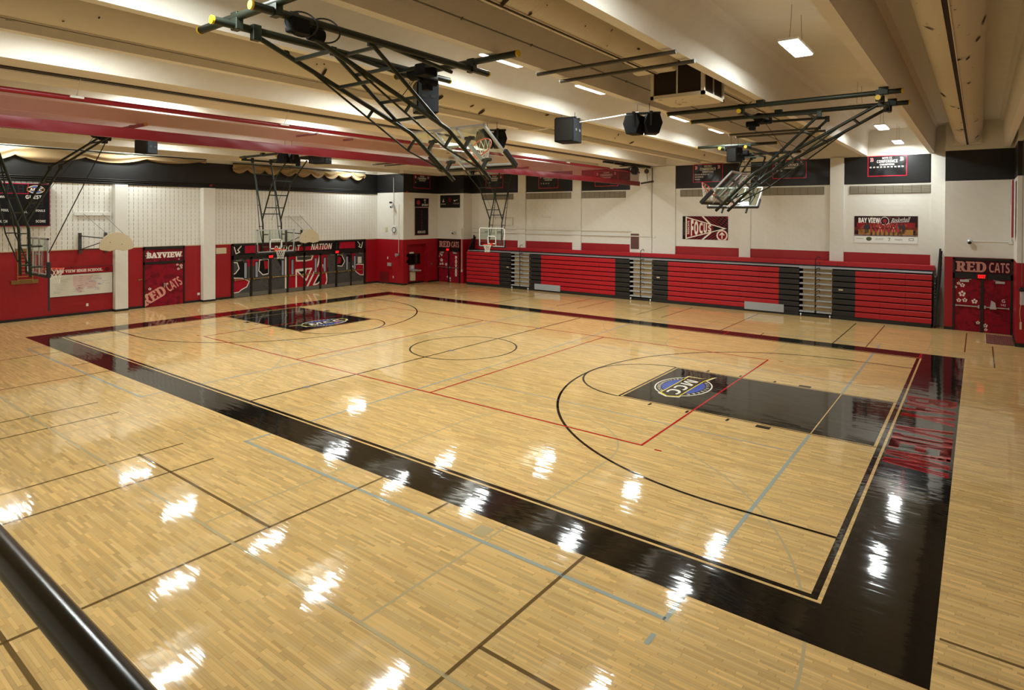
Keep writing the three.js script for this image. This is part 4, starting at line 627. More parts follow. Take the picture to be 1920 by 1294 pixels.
  u.forEach(([a, b], i) => {
    const leaf = mesh('door_leaf', box(a, b, 0.01, 2.1, 0, 0.045), C.frame, o); wrapped('leaf_wrap', a, b, 0.24, 2.1, leaf);
    mesh('kick_plate', box(a + 0.02, b - 0.02, 0.02, 0.24, 0.045, 0.052), C.kraft, leaf);
    const right = i % 2 === 0, c = right ? b - 0.26 : a + 0.26;
    mesh('window_frame', [box(c - 0.1, c - 0.07, 1.02, 1.92, 0.045, 0.06), box(c + 0.07, c + 0.1, 1.02, 1.92, 0.045, 0.06), box(c - 0.1, c + 0.1, 1.9, 1.94, 0.045, 0.06), box(c - 0.1, c + 0.1, 1.0, 1.04, 0.045, 0.06)], C.frame, leaf);
    mesh('window_pane', box(c - 0.07, c + 0.07, 1.04, 1.9, 0.046, 0.05), pane, leaf);
    mesh('push_bar', [rod(V(a + 0.04, 0.98, 0.12), V(b - 0.04, 0.98, 0.12), 0.02, 8), bx(0.06, 0.12, 0.09, a + 0.06, 0.98, 0.09), bx(0.06, 0.12, 0.09, b - 0.06, 0.98, 0.09)], C.brass, leaf);
    const hc = right ? a + 0.26 : b - 0.26; mesh('door_closer', [rbx(0.32, 0.07, 0.06, hc, 2.04, 0.08, 0.01), bar(V(hc, 2.09, 0.09), V(hc + (right ? 0.2 : -0.2), 2.13, 0.14), 0.02)], C.kraft, leaf);
  });
  exitSign(o, 3.63, 2.17, 0.11); exitSign(o, 8.07, 2.23, 0.11);
  panel('paper_notice', 0.3, 0.42, M('#d8d4ca', 0.8), o, 9.86, 1.62, 0.055);
}
// double doors at both ends of the bleachers
function doubleDoor(n, x0, x1, label, right) {
  const o = structure(group('door_' + n, (x0 + x1) / 2, 0, -14.5), label, 'door'); const W = x1 - x0, h = W / 2;
  mesh('door_frame', [box(-h, h, 2.86, 2.95, 0, 0.08), box(-h, h, 2.12, 2.34, 0, 0.08), box(-h, -h + 0.07, 0, 2.95, 0, 0.08), box(h - 0.07, h, 0, 2.95, 0, 0.08), box(-0.05, 0.05, 0, 2.12, 0, 0.07)], C.frame, o);
  const tt = canvas(768, 210, (g, w, hh) => { g.fillStyle = '#3d0c16'; g.fillRect(0, 0, w, hh); mottled(g, w, hh, ['#220a10', '#6b1022'], 50, 10, 60); redcats(g, 10, 26, 748, 158, '#c98f84'); });
  const p = mesh('transom_panel', box(-h + 0.07, h - 0.07, 2.34, 2.86, 0, 0.03), C.frame, o); face('door_wrap', W - 0.14, 0.52, print(tt, 0.4), p, 0, 2.6, 0.032);
  for (const e of [-1, 1]) {
    const t = canvas(400, 920, (g, w, hh) => {
      wrapBase(g, w, hh); if (right) bricksPrint(g, w, hh, e > 0 ? 0 : 180);
      if (e < 0) paws(g, [[60, 90, 26], [120, 120, 36], [14, 160, 22], [116, 270, 50], [66, 390, 34], [160, 380, 36], [310, 390, 42], [366, 760, 28]], '#e8ded0');
      else { paws(g, [[30, 800, 34], [40, 870, 24]], '#e8ded0'); if (right) { text(g, 'G', 268, 330, 60, 52, '#e8e0d6', 'normal', 'monospace', '#e8e0d6', 2); text(g, '142', 252, 408, 82, 34, '#e8e0d6', 'normal', 'monospace', '#e8e0d6', 3); } else 'BAYVIEW'.split('').forEach((s, i) => text(g, s, 230, 130 + i * 88, 82, 72, '#e9e2d6', 'bold', 'serif', '#e9e2d6', 8)); }
    });
    const a = e < 0 ? -h + 0.07 : 0.05, b = e < 0 ? -0.05 : h - 0.07, c = (a + b) / 2;
    const leaf = mesh('door_leaf', box(a, b, 0.01, 2.12, 0, 0.03), C.frame, o); face('door_wrap', b - a, 2.11, print(t, 0.4), leaf, c, 1.065, 0.032);
    mesh('push_bar', [rbx(b - a - 0.06, 0.05, 0.05, c, 1.02, 0.1, 0.015), rbx(0.06, 0.13, 0.1, e < 0 ? b - 0.05 : a + 0.05, 1.02, 0.08, 0.01), rbx(0.05, 0.08, 0.09, e < 0 ? a + 0.05 : b - 0.05, 1.02, 0.08, 0.01)], C.chrome, leaf);
    mesh('door_closer', [rbx(0.3, 0.09, 0.07, c + e * 0.1, 2.02, 0.07, 0.01), bar(V(c + e * 0.1, 2.07, 0.09), V(c - e * 0.12, 2.1, 0.12), 0.02)], C.alu, leaf);
  }
  exitSign(o, -0.02, 2.23, 0.11);
  return o;
}
doubleDoor(3, -15.86, -13.8, 'red wrapped double exit doors with vertical bayview lettering left of the bleachers', false);
const d4 = doubleDoor(4, 13.55, 15.48, 'red wrapped double exit doors lettered redcats at the right end', true);
{ const s = new THREE.Shape(); s.moveTo(-0.1, 0); s.lineTo(0.1, 0); s.lineTo(0.06, 0.24); s.lineTo(-0.06, 0.33); s.closePath(); const g = new THREE.ExtrudeGeometry(s, { depth: 0.09, bevelEnabled: true, bevelSize: 0.01, bevelThickness: 0.01, bevelSegments: 1 }); g.translate(0.36, 0.97, 0.08); mesh('bar_guard', g, C.alu, d4); }

// ------------------------------------------------------------------ LEFT WALL THINGS
{
  const t = canvas(1024, 560, (g, W, H) => {
    g.fillStyle = '#8e1030'; g.fillRect(0, 0, W, H); g.fillStyle = '#0b0a0c'; g.fillRect(7, 7, W - 14, H - 14);
    const k = W / 3.1, X = (z) => (z) * k; // metres from the left edge
    g.strokeStyle = '#b01535'; g.lineWidth = 9; g.strokeRect(X(0.75), 6, X(1.6), 128);
    const seg = (x, y, w, h) => { g.strokeStyle = '#2a2527'; g.lineWidth = 9; g.strokeRect(x, y, w, h / 2); g.strokeRect(x, y + h / 2, w, h / 2); };
    for (const x of [0.85, 1.2, 1.68, 2.02]) seg(X(x), 28, 54, 86);
    text(g, 'HOME', X(0.12), 152, 150, 44, '#e9e3da'); text(g, 'PERIOD', X(1.28), 168, 120, 32, '#e9e3da'); text(g, 'GUEST', X(2.25), 152, 186, 48, '#e9e3da');
    for (const x of [0.25, 0.5, 2.4, 2.68]) seg(X(x), 224, 54, 84);
    text(g, 'PLAYER FOUL', X(1.08), 336, 206, 32, '#e9e3da'); text(g, 'FOULS', X(2.6), 340, 110, 30, '#e9e3da'); text(g, 'FOULS', X(0.1), 340, 110, 30, '#e9e3da'); text(g, 'T.O.L.', X(2.12), 360, 70, 26, '#e9e3da');
    for (const x of [1.1, 1.4, 1.75, 2.75, 0.2]) seg(X(x), 392, 46, 64);
    text(g, 'MATCH', X(1.3), 478, 120, 34, '#e9e3da'); text(g, 'SCORE', X(2.6), 478, 116, 34, '#e9e3da');
    g.save(); g.translate(X(2.62), 76); g.fillStyle = '#d8c9a2'; g.beginPath(); g.ellipse(0, 0, 98, 54, 0, 0, 7); g.fill(); g.fillStyle = '#1f50a5'; g.beginPath(); g.ellipse(0, 0, 86, 44, 0, 0, 7); g.fill(); g.fillStyle = '#0f0d10'; g.fillRect(-100, -20, 190, 40); g.strokeStyle = '#c98b2c'; g.lineWidth = 5; g.strokeRect(-100, -20, 190, 40); text(g, 'MCC', -74, -15, 140, 30, '#f2ecdf', 'italic bold'); g.restore();
  });
  const o = tag(group('scoreboard', LX + 0.01, 4.95, 8.18, PI / 2), 'black electronic scoreboard with red trim high on the left wall', 'scoreboard');
  mesh('cabinet', rbx(3.1, 1.84, 0.2, 0, 0, 0.1, 0.02), C.frame, o); face('display_face', 3.08, 1.82, print(t, 0.4), o, 0, 0, 0.203);
}
{
  const t = canvas(900, 512, (g, W, H) => {
    g.fillStyle = '#9a1224'; g.fillRect(0, 0, W, 118); text(g, 'BAY VIEW HIGH SCHOOL', 90, 36, 660, 50, '#efe8dc', 'bold', 'serif', '#efe8dc', 5); g.fillStyle = '#5d1018'; g.beginPath(); g.arc(820, 64, 40, 0, 7); g.arc(40, 64, 34, 0, 7); g.fill();
    g.fillStyle = '#0d0c0e'; g.fillRect(0, 116, W, 10); g.fillStyle = '#dcd8cc'; g.fillRect(0, 126, W, H - 126); g.fillStyle = '#d6bcb4'; g.beginPath(); g.moveTo(320, 150); g.lineTo(620, 150); g.lineTo(440, 470); g.lineTo(400, 470); g.lineTo(320, 330); g.fill(); g.beginPath(); g.arc(580, 320, 80, 0, 7); g.fill();
    const scr = (x, y, w, c) => { g.strokeStyle = c; g.lineWidth = 2.4; g.beginPath(); g.moveTo(x, y); for (let k = 0; k < w; k += 6) g.lineTo(x + k, y + (rnd() - 0.5) * 14); g.stroke(); };
    for (let i = 0; i < 20; i++) scr(24 + rnd() * 160, 160 + i * 15, 60 + rnd() * 90, '#8fb4a4'); for (let i = 0; i < 30; i++) scr(480 + rnd() * 330, 160 + rnd() * 280, 30 + rnd() * 50, '#55589a'); for (let i = 0; i < 14; i++) scr(310 + rnd() * 110, 330 + rnd() * 130, 30 + rnd() * 50, '#5b4750'); for (let i = 0; i < 6; i++) scr(390 + rnd() * 30, 170 + i * 40, 50, '#3d4450');
  });
  const o = tag(group('whiteboard', LX + 0.012, 1.53, 5.42, PI / 2), 'whiteboard covered in marker writing under a red school header, left wall', 'whiteboard');
  mesh('board_frame', rbx(2.42, 1.3, 0.03, 0, 0, 0.015, 0.006), C.frame, o); face('board_face', 2.38, 1.26, print(t, 0.25), o, 0, 0, 0.032);
}
{ // climbing peg ladder
  const o = tag(group('wall_ladder', LX + 0.012, 0, 7.47, PI / 2), 'small yellow rung ladder between two wooden boards on red wall', 'ladder');
  mesh('mount_board', rbx(0.62, 0.14, 0.05, 0, 3.02, 0.03, 0.01), C.oak ?? (C.oak = M('#82602f', 0.6)), o); mesh('mount_board', rbx(0.92, 0.17, 0.05, 0.0, 1.66, 0.03, 0.01), C.oak, o);
  for (const e of [-0.25, 0.25]) mesh('side_rail', rod(V(e, 1.66, 0.1), V(e, 3.02, 0.1), 0.012, 8), C.yellowDull ?? (C.yellowDull = M('#a5852f', 0.5)), o);
  for (let k = 0; k < 9; k++) mesh('rung', rod(V(-0.25, 1.76 + k * 0.14, 0.1), V(0.25, 1.76 + k * 0.14, 0.1), 0.01, 8), C.yellowDull, o);
}
function plate(name, label, cat, x, y, z, ry, w, h, d, mat) { const m = mesh(name, rbx(w, h, d, 0, 0, d / 2, 0.006), mat); m.position.set(x, y, z); m.rotation.y = ry; tag(m, label, cat); return m; }
plate('wall_socket', 'white wall socket below the whiteboard on red wall', 'socket', LX + 0.012, 0.42, 5.22, PI / 2, 0.09, 0.13, 0.02, C.whiteMetal);
plate('wall_socket', 'white wall socket beside the second left column', 'socket', LX + 0.012, 0.42, 0.32, PI / 2, 0.12, 0.12, 0.03, C.whiteMetal);
plate('notice_board', 'framed paper notice left of the bank of doors', 'notice', LX + 0.012, 2.62, -0.85, PI / 2, 0.56, 0.32, 0.03, C.tan);
plate('alarm_light', 'small red alarm lamp on the black band above second column', 'alarm', LX + 0.03, 6.1, -0.3, PI / 2, 0.1, 0.1, 0.06, C.seatRed);
plate('alarm_light', 'small red alarm lamp at the corner of the black band', 'alarm', -15.87, 6.1, -11.6, PI / 2, 0.1, 0.1, 0.06, C.seatRed);

// gathered beige stage drape below the ceiling along the left wall
function drape(label, z0, z1, yTop, yLow, amp, taper = () => 1) {
  const nu = 120, nv = 16, pos = [], idx = [];
  for (let i = 0; i <= nu; i++) for (let j = 0; j <= nv; j++) {
    const u = i / nu, v = j / nv, z = z0 + (z1 - z0) * u, sag = Math.pow(Math.abs(Math.sin(u * amp * PI + 0.4)), 0.8), h = (yTop - yLow) * taper(u) * (0.5 + 0.5 * sag);
    pos.push(LX + 0.16 + 0.05 * Math.sin(v * 8 + 2.5 * Math.sin(u * 17)) + 0.05 * Math.sin(v * PI), yTop - h * v + 0.03 * Math.sin(u * 31) * (1 - v), z);
  }
  for (let i = 0; i < nu; i++) for (let j = 0; j < nv; j++) { const a = i * (nv + 1) + j, b = a + nv + 1; idx.push(a, a + 1, b, b, a + 1, b + 1); }
  const g = new THREE.BufferGeometry(); g.setAttribute('position', new THREE.Float32BufferAttribute(pos, 3)); g.setIndex(idx); g.computeVertexNormals();
  const o = tag(group('drape'), label, 'drape', 'gathered drapes'); const m = mesh('cloth', g, new THREE.MeshStandardMaterial({ color: '#a08660', roughness: 0.95, side: THREE.DoubleSide }), o);
  mesh('drape_pipe', rod(V(LX + 0.2, yTop + 0.03, z0), V(LX + 0.2, yTop + 0.03, z1), 0.03, 8), C.steel, o);
  for (let k = 0; k < 6; k++) { const z = z0 + (z1 - z0) * (k + 0.5) / 6; mesh('pipe_bracket', bx(0.2, 0.03, 0.04, LX + 0.1, yTop + 0.03, z), C.steel, o); }
}
drape('long gathered beige drape above the scoreboard and single door', 12.5, 0.0, 7.40, 6.35, 5, (u) => 0.22 + 0.78 * Math.pow(1 - u, 1.3));
drape('gathered scalloped beige drape above the bank of doors', -1.4, -10.2, 7.32, 6.82, 9);

// ------------------------------------------------------------------ RED DIVIDER CURTAIN, rolled up across the gym
{
  const o = tag(group('divider_curtain', -0.62, 0, 0), 'red gym divider curtain rolled up across the ceiling', 'curtain');
  const z0 = -14.6, z1 = 14.6;
  mesh('top_sleeve', rod(V(0, 6.95, z0), V(0, 6.95, z1), 0.055, 14), M('#8a0b1c', 0.4), o);
  const wavy = (y0, y1, x0, amp, nz = 90, ny = 4, th = 0) => { const pos = [], idx = []; for (let i = 0; i <= nz; i++) for (let j = 0; j <= ny; j++) { const z = z0 + (z1 - z0) * i / nz, v = j / ny; pos.push(x0 + amp * Math.sin(z * 3.1 + v * 2) + amp * 0.6 * Math.sin(z * 7.7 - v * 4) + th * Math.sin(v * PI), y0 + (y1 - y0) * v, z); } for (let i = 0; i < nz; i++) for (let j = 0; j < ny; j++) { const a = i * (ny + 1) + j, b = a + ny + 1; idx.push(a, b, a + 1, b, b + 1, a + 1); } const g = new THREE.BufferGeometry(); g.setAttribute('position', new THREE.Float32BufferAttribute(pos, 3)); g.setIndex(idx); g.computeVertexNormals(); return g; };
  const sheer = new THREE.MeshStandardMaterial({ color: '#7c1019', roughness: 0.6, side: THREE.DoubleSide, transparent: true, opacity: 0.58 });
  mesh('mesh_panel', wavy(6.40, 6.93, 0.0, 0.006), sheer, o);
  mesh('vinyl_roll', [wavy(6.225, 6.45, 0.055, 0.007, 220, 8, 0.006), wavy(6.225, 6.45, -0.055, 0.007, 220, 8, -0.006), box(-0.06, 0.06, 6.222, 6.235, z0, z1), box(-0.055, 0.055, 6.435, 6.445, z0, z1)], new THREE.MeshStandardMaterial({ color: '#760815', roughness: 0.45, side: THREE.DoubleSide }), o);
  for (const z of [11.0, 6.4, 1.8, -2.8, -7.4, -11.4]) mesh('hanger', [rod(V(0.3, 7.34, z), V(0.06, 6.98, z), 0.006, 5), rbx(0.1, 0.05, 0.24, 0.06, 6.97, z, 0.01)], C.whiteMetal, o);
  mesh('hoist_frame', [box(-0.1, 0.05, 7.22, 7.3, -15.2, -10.8), box(0.3, 0.4, 7.2, 7.28, -15.2, -12.2), box(-0.3, 0.6, 7.18, 7.22, -14.2, -13.9), box(-0.3, 0.6, 7.18, 7.22, -13.1, -12.9)], C.frame, o);
  mesh('hoist_drum', [disc(0.22, 0.12, 0.25, 6.98, -13.6, PI / 2), disc(0.1, 0.4, 0.25, 6.98, -13.7, PI / 2)], C.frame, o);
  mesh('end_arm', [rod(V(0.6, 7.2, -15.0), V(0.6, 6.45, -15.0), 0.025, 8), rod(V(0.45, 7.2, -14.6), V(0.45, 6.5, -14.7), 0.018, 8), bar(V(0.1, 6.35, -14.62), V(0.65, 6.48, -15.05), 0.07), disc(0.13, 0.05, 0.45, 7.0, -14.6, PI / 2)], C.steelGrey, o);
}

// ------------------------------------------------------------------ SPEAKERS hung from the beams
function speakerBox(label, x, y, z, ry, w, h, d, wedge) {
  const o = tag(group('loudspeaker', x, y, z, ry), label, 'loudspeaker', 'hung loudspeakers');
  if (wedge) {
    for (const e of [-1, 1]) { const s = new THREE.Shape(); const a = w * 0.5; s.moveTo(-a * 0.62, -h / 2); s.lineTo(a * 0.62, -h / 2); s.lineTo(a, 0.02); s.lineTo(a * 0.7, h / 2); s.lineTo(-a * 0.7, h / 2); s.lineTo(-a, 0.02); s.closePath(); const g = new THREE.ExtrudeGeometry(s, { depth: d, bevelEnabled: true, bevelSize: 0.012, bevelThickness: 0.012, bevelSegments: 1 }); g.translate(0, 0, -d / 2); g.rotateY(e * 0.28); g.translate(e * w * 0.5, 0, 0); mesh('cabinet', g, C.speaker, o); mesh('yoke', [bar(V(e * w * 0.5, h / 2 + 0.05, d / 2 + 0.03), V(e * w * 0.5, -0.05, d / 2 + 0.05), 0.05, 0.015), bar(V(e * w * 0.5, h / 2 + 0.05, -d / 2 - 0.03), V(e * w * 0.5, -0.05, -d / 2 - 0.05), 0.05, 0.015)], C.frame, o); }
    mesh('hanging_bar', [rbx(w * 2, 0.05, 0.09, 0, h / 2 + 0.06, 0, 0.01), rbx(0.08, 0.05, d + 0.1, -w * 0.5, h / 2 + 0.05, 0, 0.01), rbx(0.08, 0.05, d + 0.1, w * 0.5, h / 2 + 0.05, 0, 0.01)], C.frame, o);
  } else {
    mesh('cabinet', rbx(w, h, d, 0, 0, 0, 0.012), C.speaker, o); mesh('side_panel', bx(0.006, h - 0.03, d - 0.03, w / 2 + 0.003, 0, 0), C.speakerSide, o);
    for (const e of [-1, 1]) mesh('handle', bx(0.01, 0.06, 0.1, w / 2 + 0.007, 0.02, e * d * 0.22), C.frame, o);
    mesh('grille', bx(w - 0.06, h - 0.06, 0.012, 0, 0, d / 2 + 0.004), C.frame, o);
    mesh('hanging_bar', [rbx(w + 0.04, 0.04, 0.08, 0, h / 2 + 0.03, 0.15, 0.01), rbx(w + 0.04, 0.04, 0.08, 0, h / 2 + 0.03, -0.15, 0.01)], C.frame, o);
  }
  for (const e of [-1, 1]) mesh('hanger_cable', rod(V(e * w * 0.35, h / 2 + 0.04, 0), V(e * w * 0.35, Math.max(0.3, 7.35 - y), 0), 0.008, 5), C.cable, o);
}
speakerBox('square black bass speaker hanging over mid court', 5.42, 6.86, 1.75, 0.2, 0.55, 0.62, 0.6, false);
speakerBox('pair of black wedge speakers hanging near the boxed air unit', 7.72, 6.82, 1.9, 0.35, 0.42, 0.44, 0.42, true);
speakerBox('pair of black wedge speakers behind the tilted near backboard', 2.7, 6.82, 1.7, 0.5, 0.42, 0.46, 0.42, true);
speakerBox('black speaker with pale blue side hanging beside the near winch', 5.16, 6.98, 6.72, -0.5, 0.4, 0.6, 0.44, false);
speakerBox('black speaker below the red curtain above the left column', -8.6, 6.86, 6.6, 0.5, 0.5, 0.44, 0.45, false);
speakerBox('pair of black wedge speakers above the left lane hoop', -6.26, 6.66, 2.76, 1.0, 0.34, 0.34, 0.36, true);
speakerBox('flat black bass speaker right of the left lane hoop frame', -8.7, 6.95, -0.25, 0.4, 0.8, 0.32, 0.5, false);
speakerBox('small black speaker under the green pipe of the far tilted hoop', 7.62, 6.68, -5.3, -0.3, 0.4, 0.5, 0.36, false);
tag(mesh('speaker_cable', tube([V(5.7, 7.1, 1.6), V(6.6, 7.12, 1.7), V(7.6, 7.14, 1.9)], 0.016, 16, 6), C.whiteMetal), 'white cable strung between the bass and wedge speakers', 'cable');
tag(mesh('speaker_cable', tube([V(3.6, 7.08, 1.6), V(4.3, 6.98, 1.7), V(5.125, 7.02, 1.75)], 0.016, 16, 6), C.tan), 'tan sagging cable left of the square bass speaker', 'cable');

// ------------------------------------------------------------------ LEFT CORNER THINGS
{
  const o = tag(group('drinking_fountain', -16.22, 0, -12.35, PI / 2), 'steel drinking fountain with bottle filler in the red niche', 'drinking fountain');
  mesh('back_panel', rbx(0.42, 0.32, 0.06, 0, 1.09, 0.04, 0.01), C.alu, o); mesh('filler_recess', rbx(0.2, 0.2, 0.02, 0.02, 1.1, 0.075, 0.01), C.whiteMetal, o);
  mesh('basin', [rbx(0.46, 0.12, 0.38, 0, 0.9, 0.2, 0.04), rbx(0.4, 0.1, 0.34, 0.38, 0.86, 0.18, 0.04)], C.alu, o); mesh('apron', rbx(0.4, 0.6, 0.16, 0.0, 0.5, 0.1, 0.02), C.tan, o); mesh('spout', tube([V(0.38, 0.92, 0.1), V(0.38, 1.0, 0.14), V(0.36, 0.99, 0.2)], 0.012, 8, 6), C.chrome, o);
  const tv = tag(group('display_screen', -16.15, 1.65, -12.42, PI / 2), 'black flat screen mounted above the drinking fountain', 'screen'); mesh('screen_case', rbx(1.24, 0.72, 0.07, 0, 0, 0, 0.015), C.frame, tv); mesh('screen_glass', bx(1.18, 0.66, 0.004, 0, 0, 0.037), P('#050506', 0.1), tv); mesh('wall_mount', bx(0.4, 0.3, 0.12, 0, 0, -0.06), C.frame, tv);
  plate('exit_plate', 'white lit strip above the black flat screen', 'sign', -16.2, 2.06, -12.3, PI / 2, 0.36, 0.1, 0.05, C.whiteMetal);
  plate('wall_notice', 'yellow notice beside the black flat screen', 'notice', -16.23, 2.2, -11.78, PI / 2, 0.18, 0.34, 0.01, C.yellow);
}
plate('wall_thermostat', 'small brass plate on the red wall beside the niche', 'plate', -15.88, 1.25, -13.85, PI / 2, 0.2, 0.1, 0.02, C.kraft);
plate('wall_grille', 'dark red louvred grille low on the corner block', 'grille', -17.75, 0.42, -11.335, 0, 0.85, 0.72, 0.02, C.maroon);
plate('wall_box', 'grey metal control box on the red corner block', 'box', -17.2, 1.3, -11.335, 0, 0.34, 0.22, 0.08, C.alu);
plate('light_switch', 'white light switch above the grey control box', 'switch', -17.4, 1.72, -11.335, 0, 0.08, 0.16, 0.02, C.whiteMetal);
plate('wall_socket', 'white socket low on the red corner block', 'socket', -16.85, 0.48, -11.335, 0, 0.08, 0.13, 0.02, C.whiteMetal);
plate('beige_plate', 'small beige plate on the white corner block beside the clock', 'plate', -17.55, 3.62, -11.335, 0, 0.22, 0.28, 0.02, C.tan);
{ const o = tag(group('wall_clock', -16.75, 3.6, -11.33), 'round wall clock with dark rim on a white plate, corner block', 'clock'); mesh('clock_plate', rbx(0.46, 0.5, 0.03, 0, 0, 0.015, 0.01), C.whiteMetal, o); const tor = new THREE.TorusGeometry(0.17, 0.025, 8, 28); mesh('clock_rim', tor.translate(0.02, 0, 0.05), M('#2a3144', 0.4), o); mesh('clock_dial', disc(0.165, 0.02, 0.02, 0, 0.045, PI / 2), C.whiteMetal, o); mesh('clock_hand', [bar(V(0.02, 0, 0.06), V(0.02, 0.12, 0.06), 0.012), bar(V(0.02, 0, 0.06), V(0.1, -0.03, 0.06), 0.012)], C.frame, o); }
function camDome(label, x, y, z, ry) { const o = tag(group('security_camera', x, y, z, ry), label, 'camera', 'security cameras'); mesh('bracket', [rbx(0.1, 0.14, 0.04, 0, 0, 0.02, 0.01), rod(V(0, 0, 0.04), V(0, 0, 0.2), 0.02, 8)], C.whiteMetal, o); const s = new THREE.SphereGeometry(0.1, 20, 14); mesh('camera_dome', s.translate(0, -0.02, 0.24), C.alu, o); mesh('camera_eye', disc(0.06, 0.03, 0, -0.05, 0.32, PI / 2 + 0.3), C.frame, o); return o; }
const c1 = camDome('grey dome camera above the clock on the corner block', -16.75, 5.15, -11.33, 0); mesh('camera_body', rbx(0.12, 0.12, 0.3, -0.12, 0.25, 0.2, 0.03, 0.5), C.frame, c1); mesh('conduit', rod(V(-0.05, -1.2, 0.02), V(-0.05, 1.9, 0.02), 0.02, 8), C.whiteMetal, c1);
camDome('dome camera on the white wall above the far left doors', -14.2, 3.42, -14.48, 0);
const c3 = camDome('dark dome camera on the white wall left of the flag', 14.1, 3.62, -14.48, 0); mesh('conduit', [rod(V(0.1, 0, 0.03), V(1.3, 0, 0.03), 0.018, 8), rod(V(1.3, 0, 0.03), V(1.3, 2.4, 0.03), 0.018, 8), rbx(0.14, 0.12, 0.06, 1.28, -0.02, 0.03, 0.01)], C.white, c3);
{ const o = tag(group('horn_speaker', -16.3, 1.98, -11.33), 'small grey horn siren on the red corner block', 'horn'); mesh('horn_bell', rod(V(0, 0, 0.06), V(-0.05, -0.02, 0.24), 0.05, 16, 0.12), C.alu, o); mesh('horn_body', rbx(0.12, 0.12, 0.1, 0.02, 0, 0.05, 0.02), C.kraft, o); mesh('conduit', rod(V(0, 0.1, 0.02), V(0, 3.3, 0.02), 0.014, 6), C.white, o); }
tag(mesh('wall_conduit', [rod(V(-13.6, 0.9, -14.44), V(-13.6, 3.7, -14.44), 0.025, 8), rbx(0.1, 0.16, 0.07, -13.6, 0.85, -14.44, 0.01)], C.tan), 'beige conduit with outlet box beside the far left doors', 'conduit');
tag(mesh('wall_pipe', [rod(V(-13.4, 3.72, FZ + 0.12), V(-1.4, 3.72, FZ + 0.12), 0.02, 8), rod(V(-13.4, 3.45, FZ + 0.12), V(-0.1, 3.45, FZ + 0.12), 0.03, 8), rod(V(-0.2, 3.45, FZ + 0.12), V(-0.2, 7.2, FZ + 0.12), 0.02, 8), disc(0.07, 0.04, 0.0, 3.45, FZ + 0.13, PI / 2)], C.white), 'white painted conduit pipes along the far wall above the bleachers', 'pipe');
tag(mesh('access_panel', rbx(0.5, 0.85, 0.03, -1.18, 3.16, FZ + 0.11, 0.01), M('#5e3a34', 0.6)), 'dark brown panel on the far wall behind the middle aisle', 'panel');
tag(mesh('wall_frame', [box(-11.9, -9.95, 4.42, 4.45, FZ + 0.02, FZ + 0.05), box(-11.9, -9.95, 3.92, 3.95, FZ + 0.02, FZ + 0.05), box(-11.9, -11.87, 3.95, 4.42, FZ + 0.02, FZ + 0.05), box(-9.98, -9.95, 3.95, 4.42, FZ + 0.02, FZ + 0.05)], C.tan), 'empty tan frame on the white wall behind the white framed hoop', 'frame');
tag(mesh('wall_bracket', [rbx(0.62, 0.03, 0.05, -7.3, 4.5, FZ + 0.03, 0.005), rbx(0.5, 0.28, 0.02, -7.3, 4.32, FZ + 0.02, 0.005)], C.white), 'small white bracket on the white wall left of middle', 'bracket');

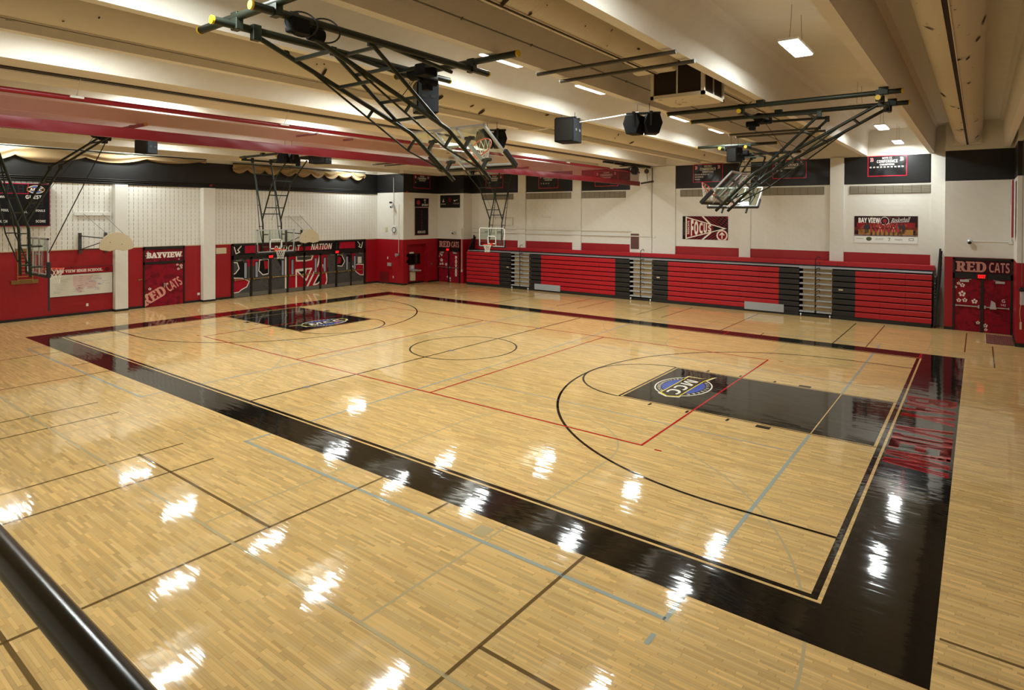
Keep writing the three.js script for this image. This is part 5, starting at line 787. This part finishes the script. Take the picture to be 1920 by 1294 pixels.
// ------------------------------------------------------------------ RIGHT END THINGS
{
  const o = tag(group('wall_flag', 15.44, 4.9, -13.0, -PI / 2), 'hanging flag with stars and stripes on the right corner block', 'flag');
  const t = canvas(160, 420, (g, W, H) => { for (let i = 0; i < 13; i++) { g.fillStyle = i % 2 ? '#d9d3c8' : '#8f1a28'; g.fillRect(i * W / 13, 0, W / 13 + 1, H); } g.fillStyle = '#1d2a55'; g.fillRect(0, 0, W * 0.54, H * 0.42); g.fillStyle = '#d9d3c8'; for (let a = 0; a < 6; a++) for (let b = 0; b < 9; b++) { g.beginPath(); g.arc(8 + a * 15, 12 + b * 19, 3, 0, 7); g.fill(); } });
  const g = new THREE.PlaneGeometry(0.9, 2.1, 24, 4), p = g.attributes.position; for (let i = 0; i < p.count; i++) p.setZ(i, 0.06 + 0.04 * Math.sin(p.getX(i) * 22)); g.computeVertexNormals();
  mesh('flag_cloth', g, new THREE.MeshStandardMaterial({ map: t, roughness: 0.8, side: THREE.DoubleSide }), o); mesh('flag_rod', rod(V(-0.5, 1.06, 0.06), V(0.5, 1.06, 0.06), 0.015, 8), C.brass, o);
}
{ const o = tag(group('control_box', 15.75, 1.75, -11.88), 'grey control box with hanging corded tag at the right edge', 'control box'); mesh('box_body', rbx(0.34, 0.5, 0.12, 0, 0, 0.06, 0.02), C.alu, o); mesh('hood', rbx(0.4, 0.14, 0.2, 0, 0.3, 0.1, 0.03), C.frame, o); mesh('cord', tube([V(-0.12, -0.1, 0.12), V(-0.17, -0.5, 0.12), V(-0.14, -0.85, 0.12)], 0.008, 16, 6), C.tan, o); mesh('tag_handle', rbx(0.06, 0.26, 0.03, -0.14, -0.98, 0.12, 0.01), C.tan, o); }
tag(mesh('pull_cords', [0, 1, 2, 3].map((i) => rod(V(15.62 + i * 0.09, 2.2, -11.6), V(15.62 + i * 0.09, 7.3, -11.6), 0.009, 6)), C.kraft), 'thin vertical hoist cords on the right corner wall', 'cords');
{
  const o = tag(group('floor_mat', 15.05, 0, -13.0), 'ribbed reddish brown floor mat in front of the right doors', 'mat'); mesh('mat_base', rbx(0.8, 0.012, 2.1, 0, 0.007, 0, 0.004), M('#5a2f28', 0.9), o);
  const r = []; for (let k = 0; k < 16; k++) r.push(rbx(0.022, 0.008, 2.04, -0.36 + k * 0.048, 0.016, 0, 0.003)); mesh('mat_rib', r, M('#8a4b3e', 0.9), o);
}

// ------------------------------------------------------------------ BALCONY HANDRAIL in front of the viewer
{
  const o = tag(group('handrail', 12.2, 0, 15.289), 'black steel handrail of the balcony in the lower left foreground', 'handrail');
  mesh('rail_pipe', rod(V(-6, 4.137, 0), V(4.5, 4.137, 0), 0.0172, 32), P('#0b090b', 0.22, { ior: 1.6 }), o);
  for (const x of [-5.5, -3.5]) mesh('rail_post', rod(V(x, 3.0, 0), V(x, 4.135, 0), 0.022, 14), C.frame, o);
}

scene.traverse((m) => { if (m.isMesh) { m.castShadow = true; m.receiveShadow = true; } });
renderer.render(scene, camera);
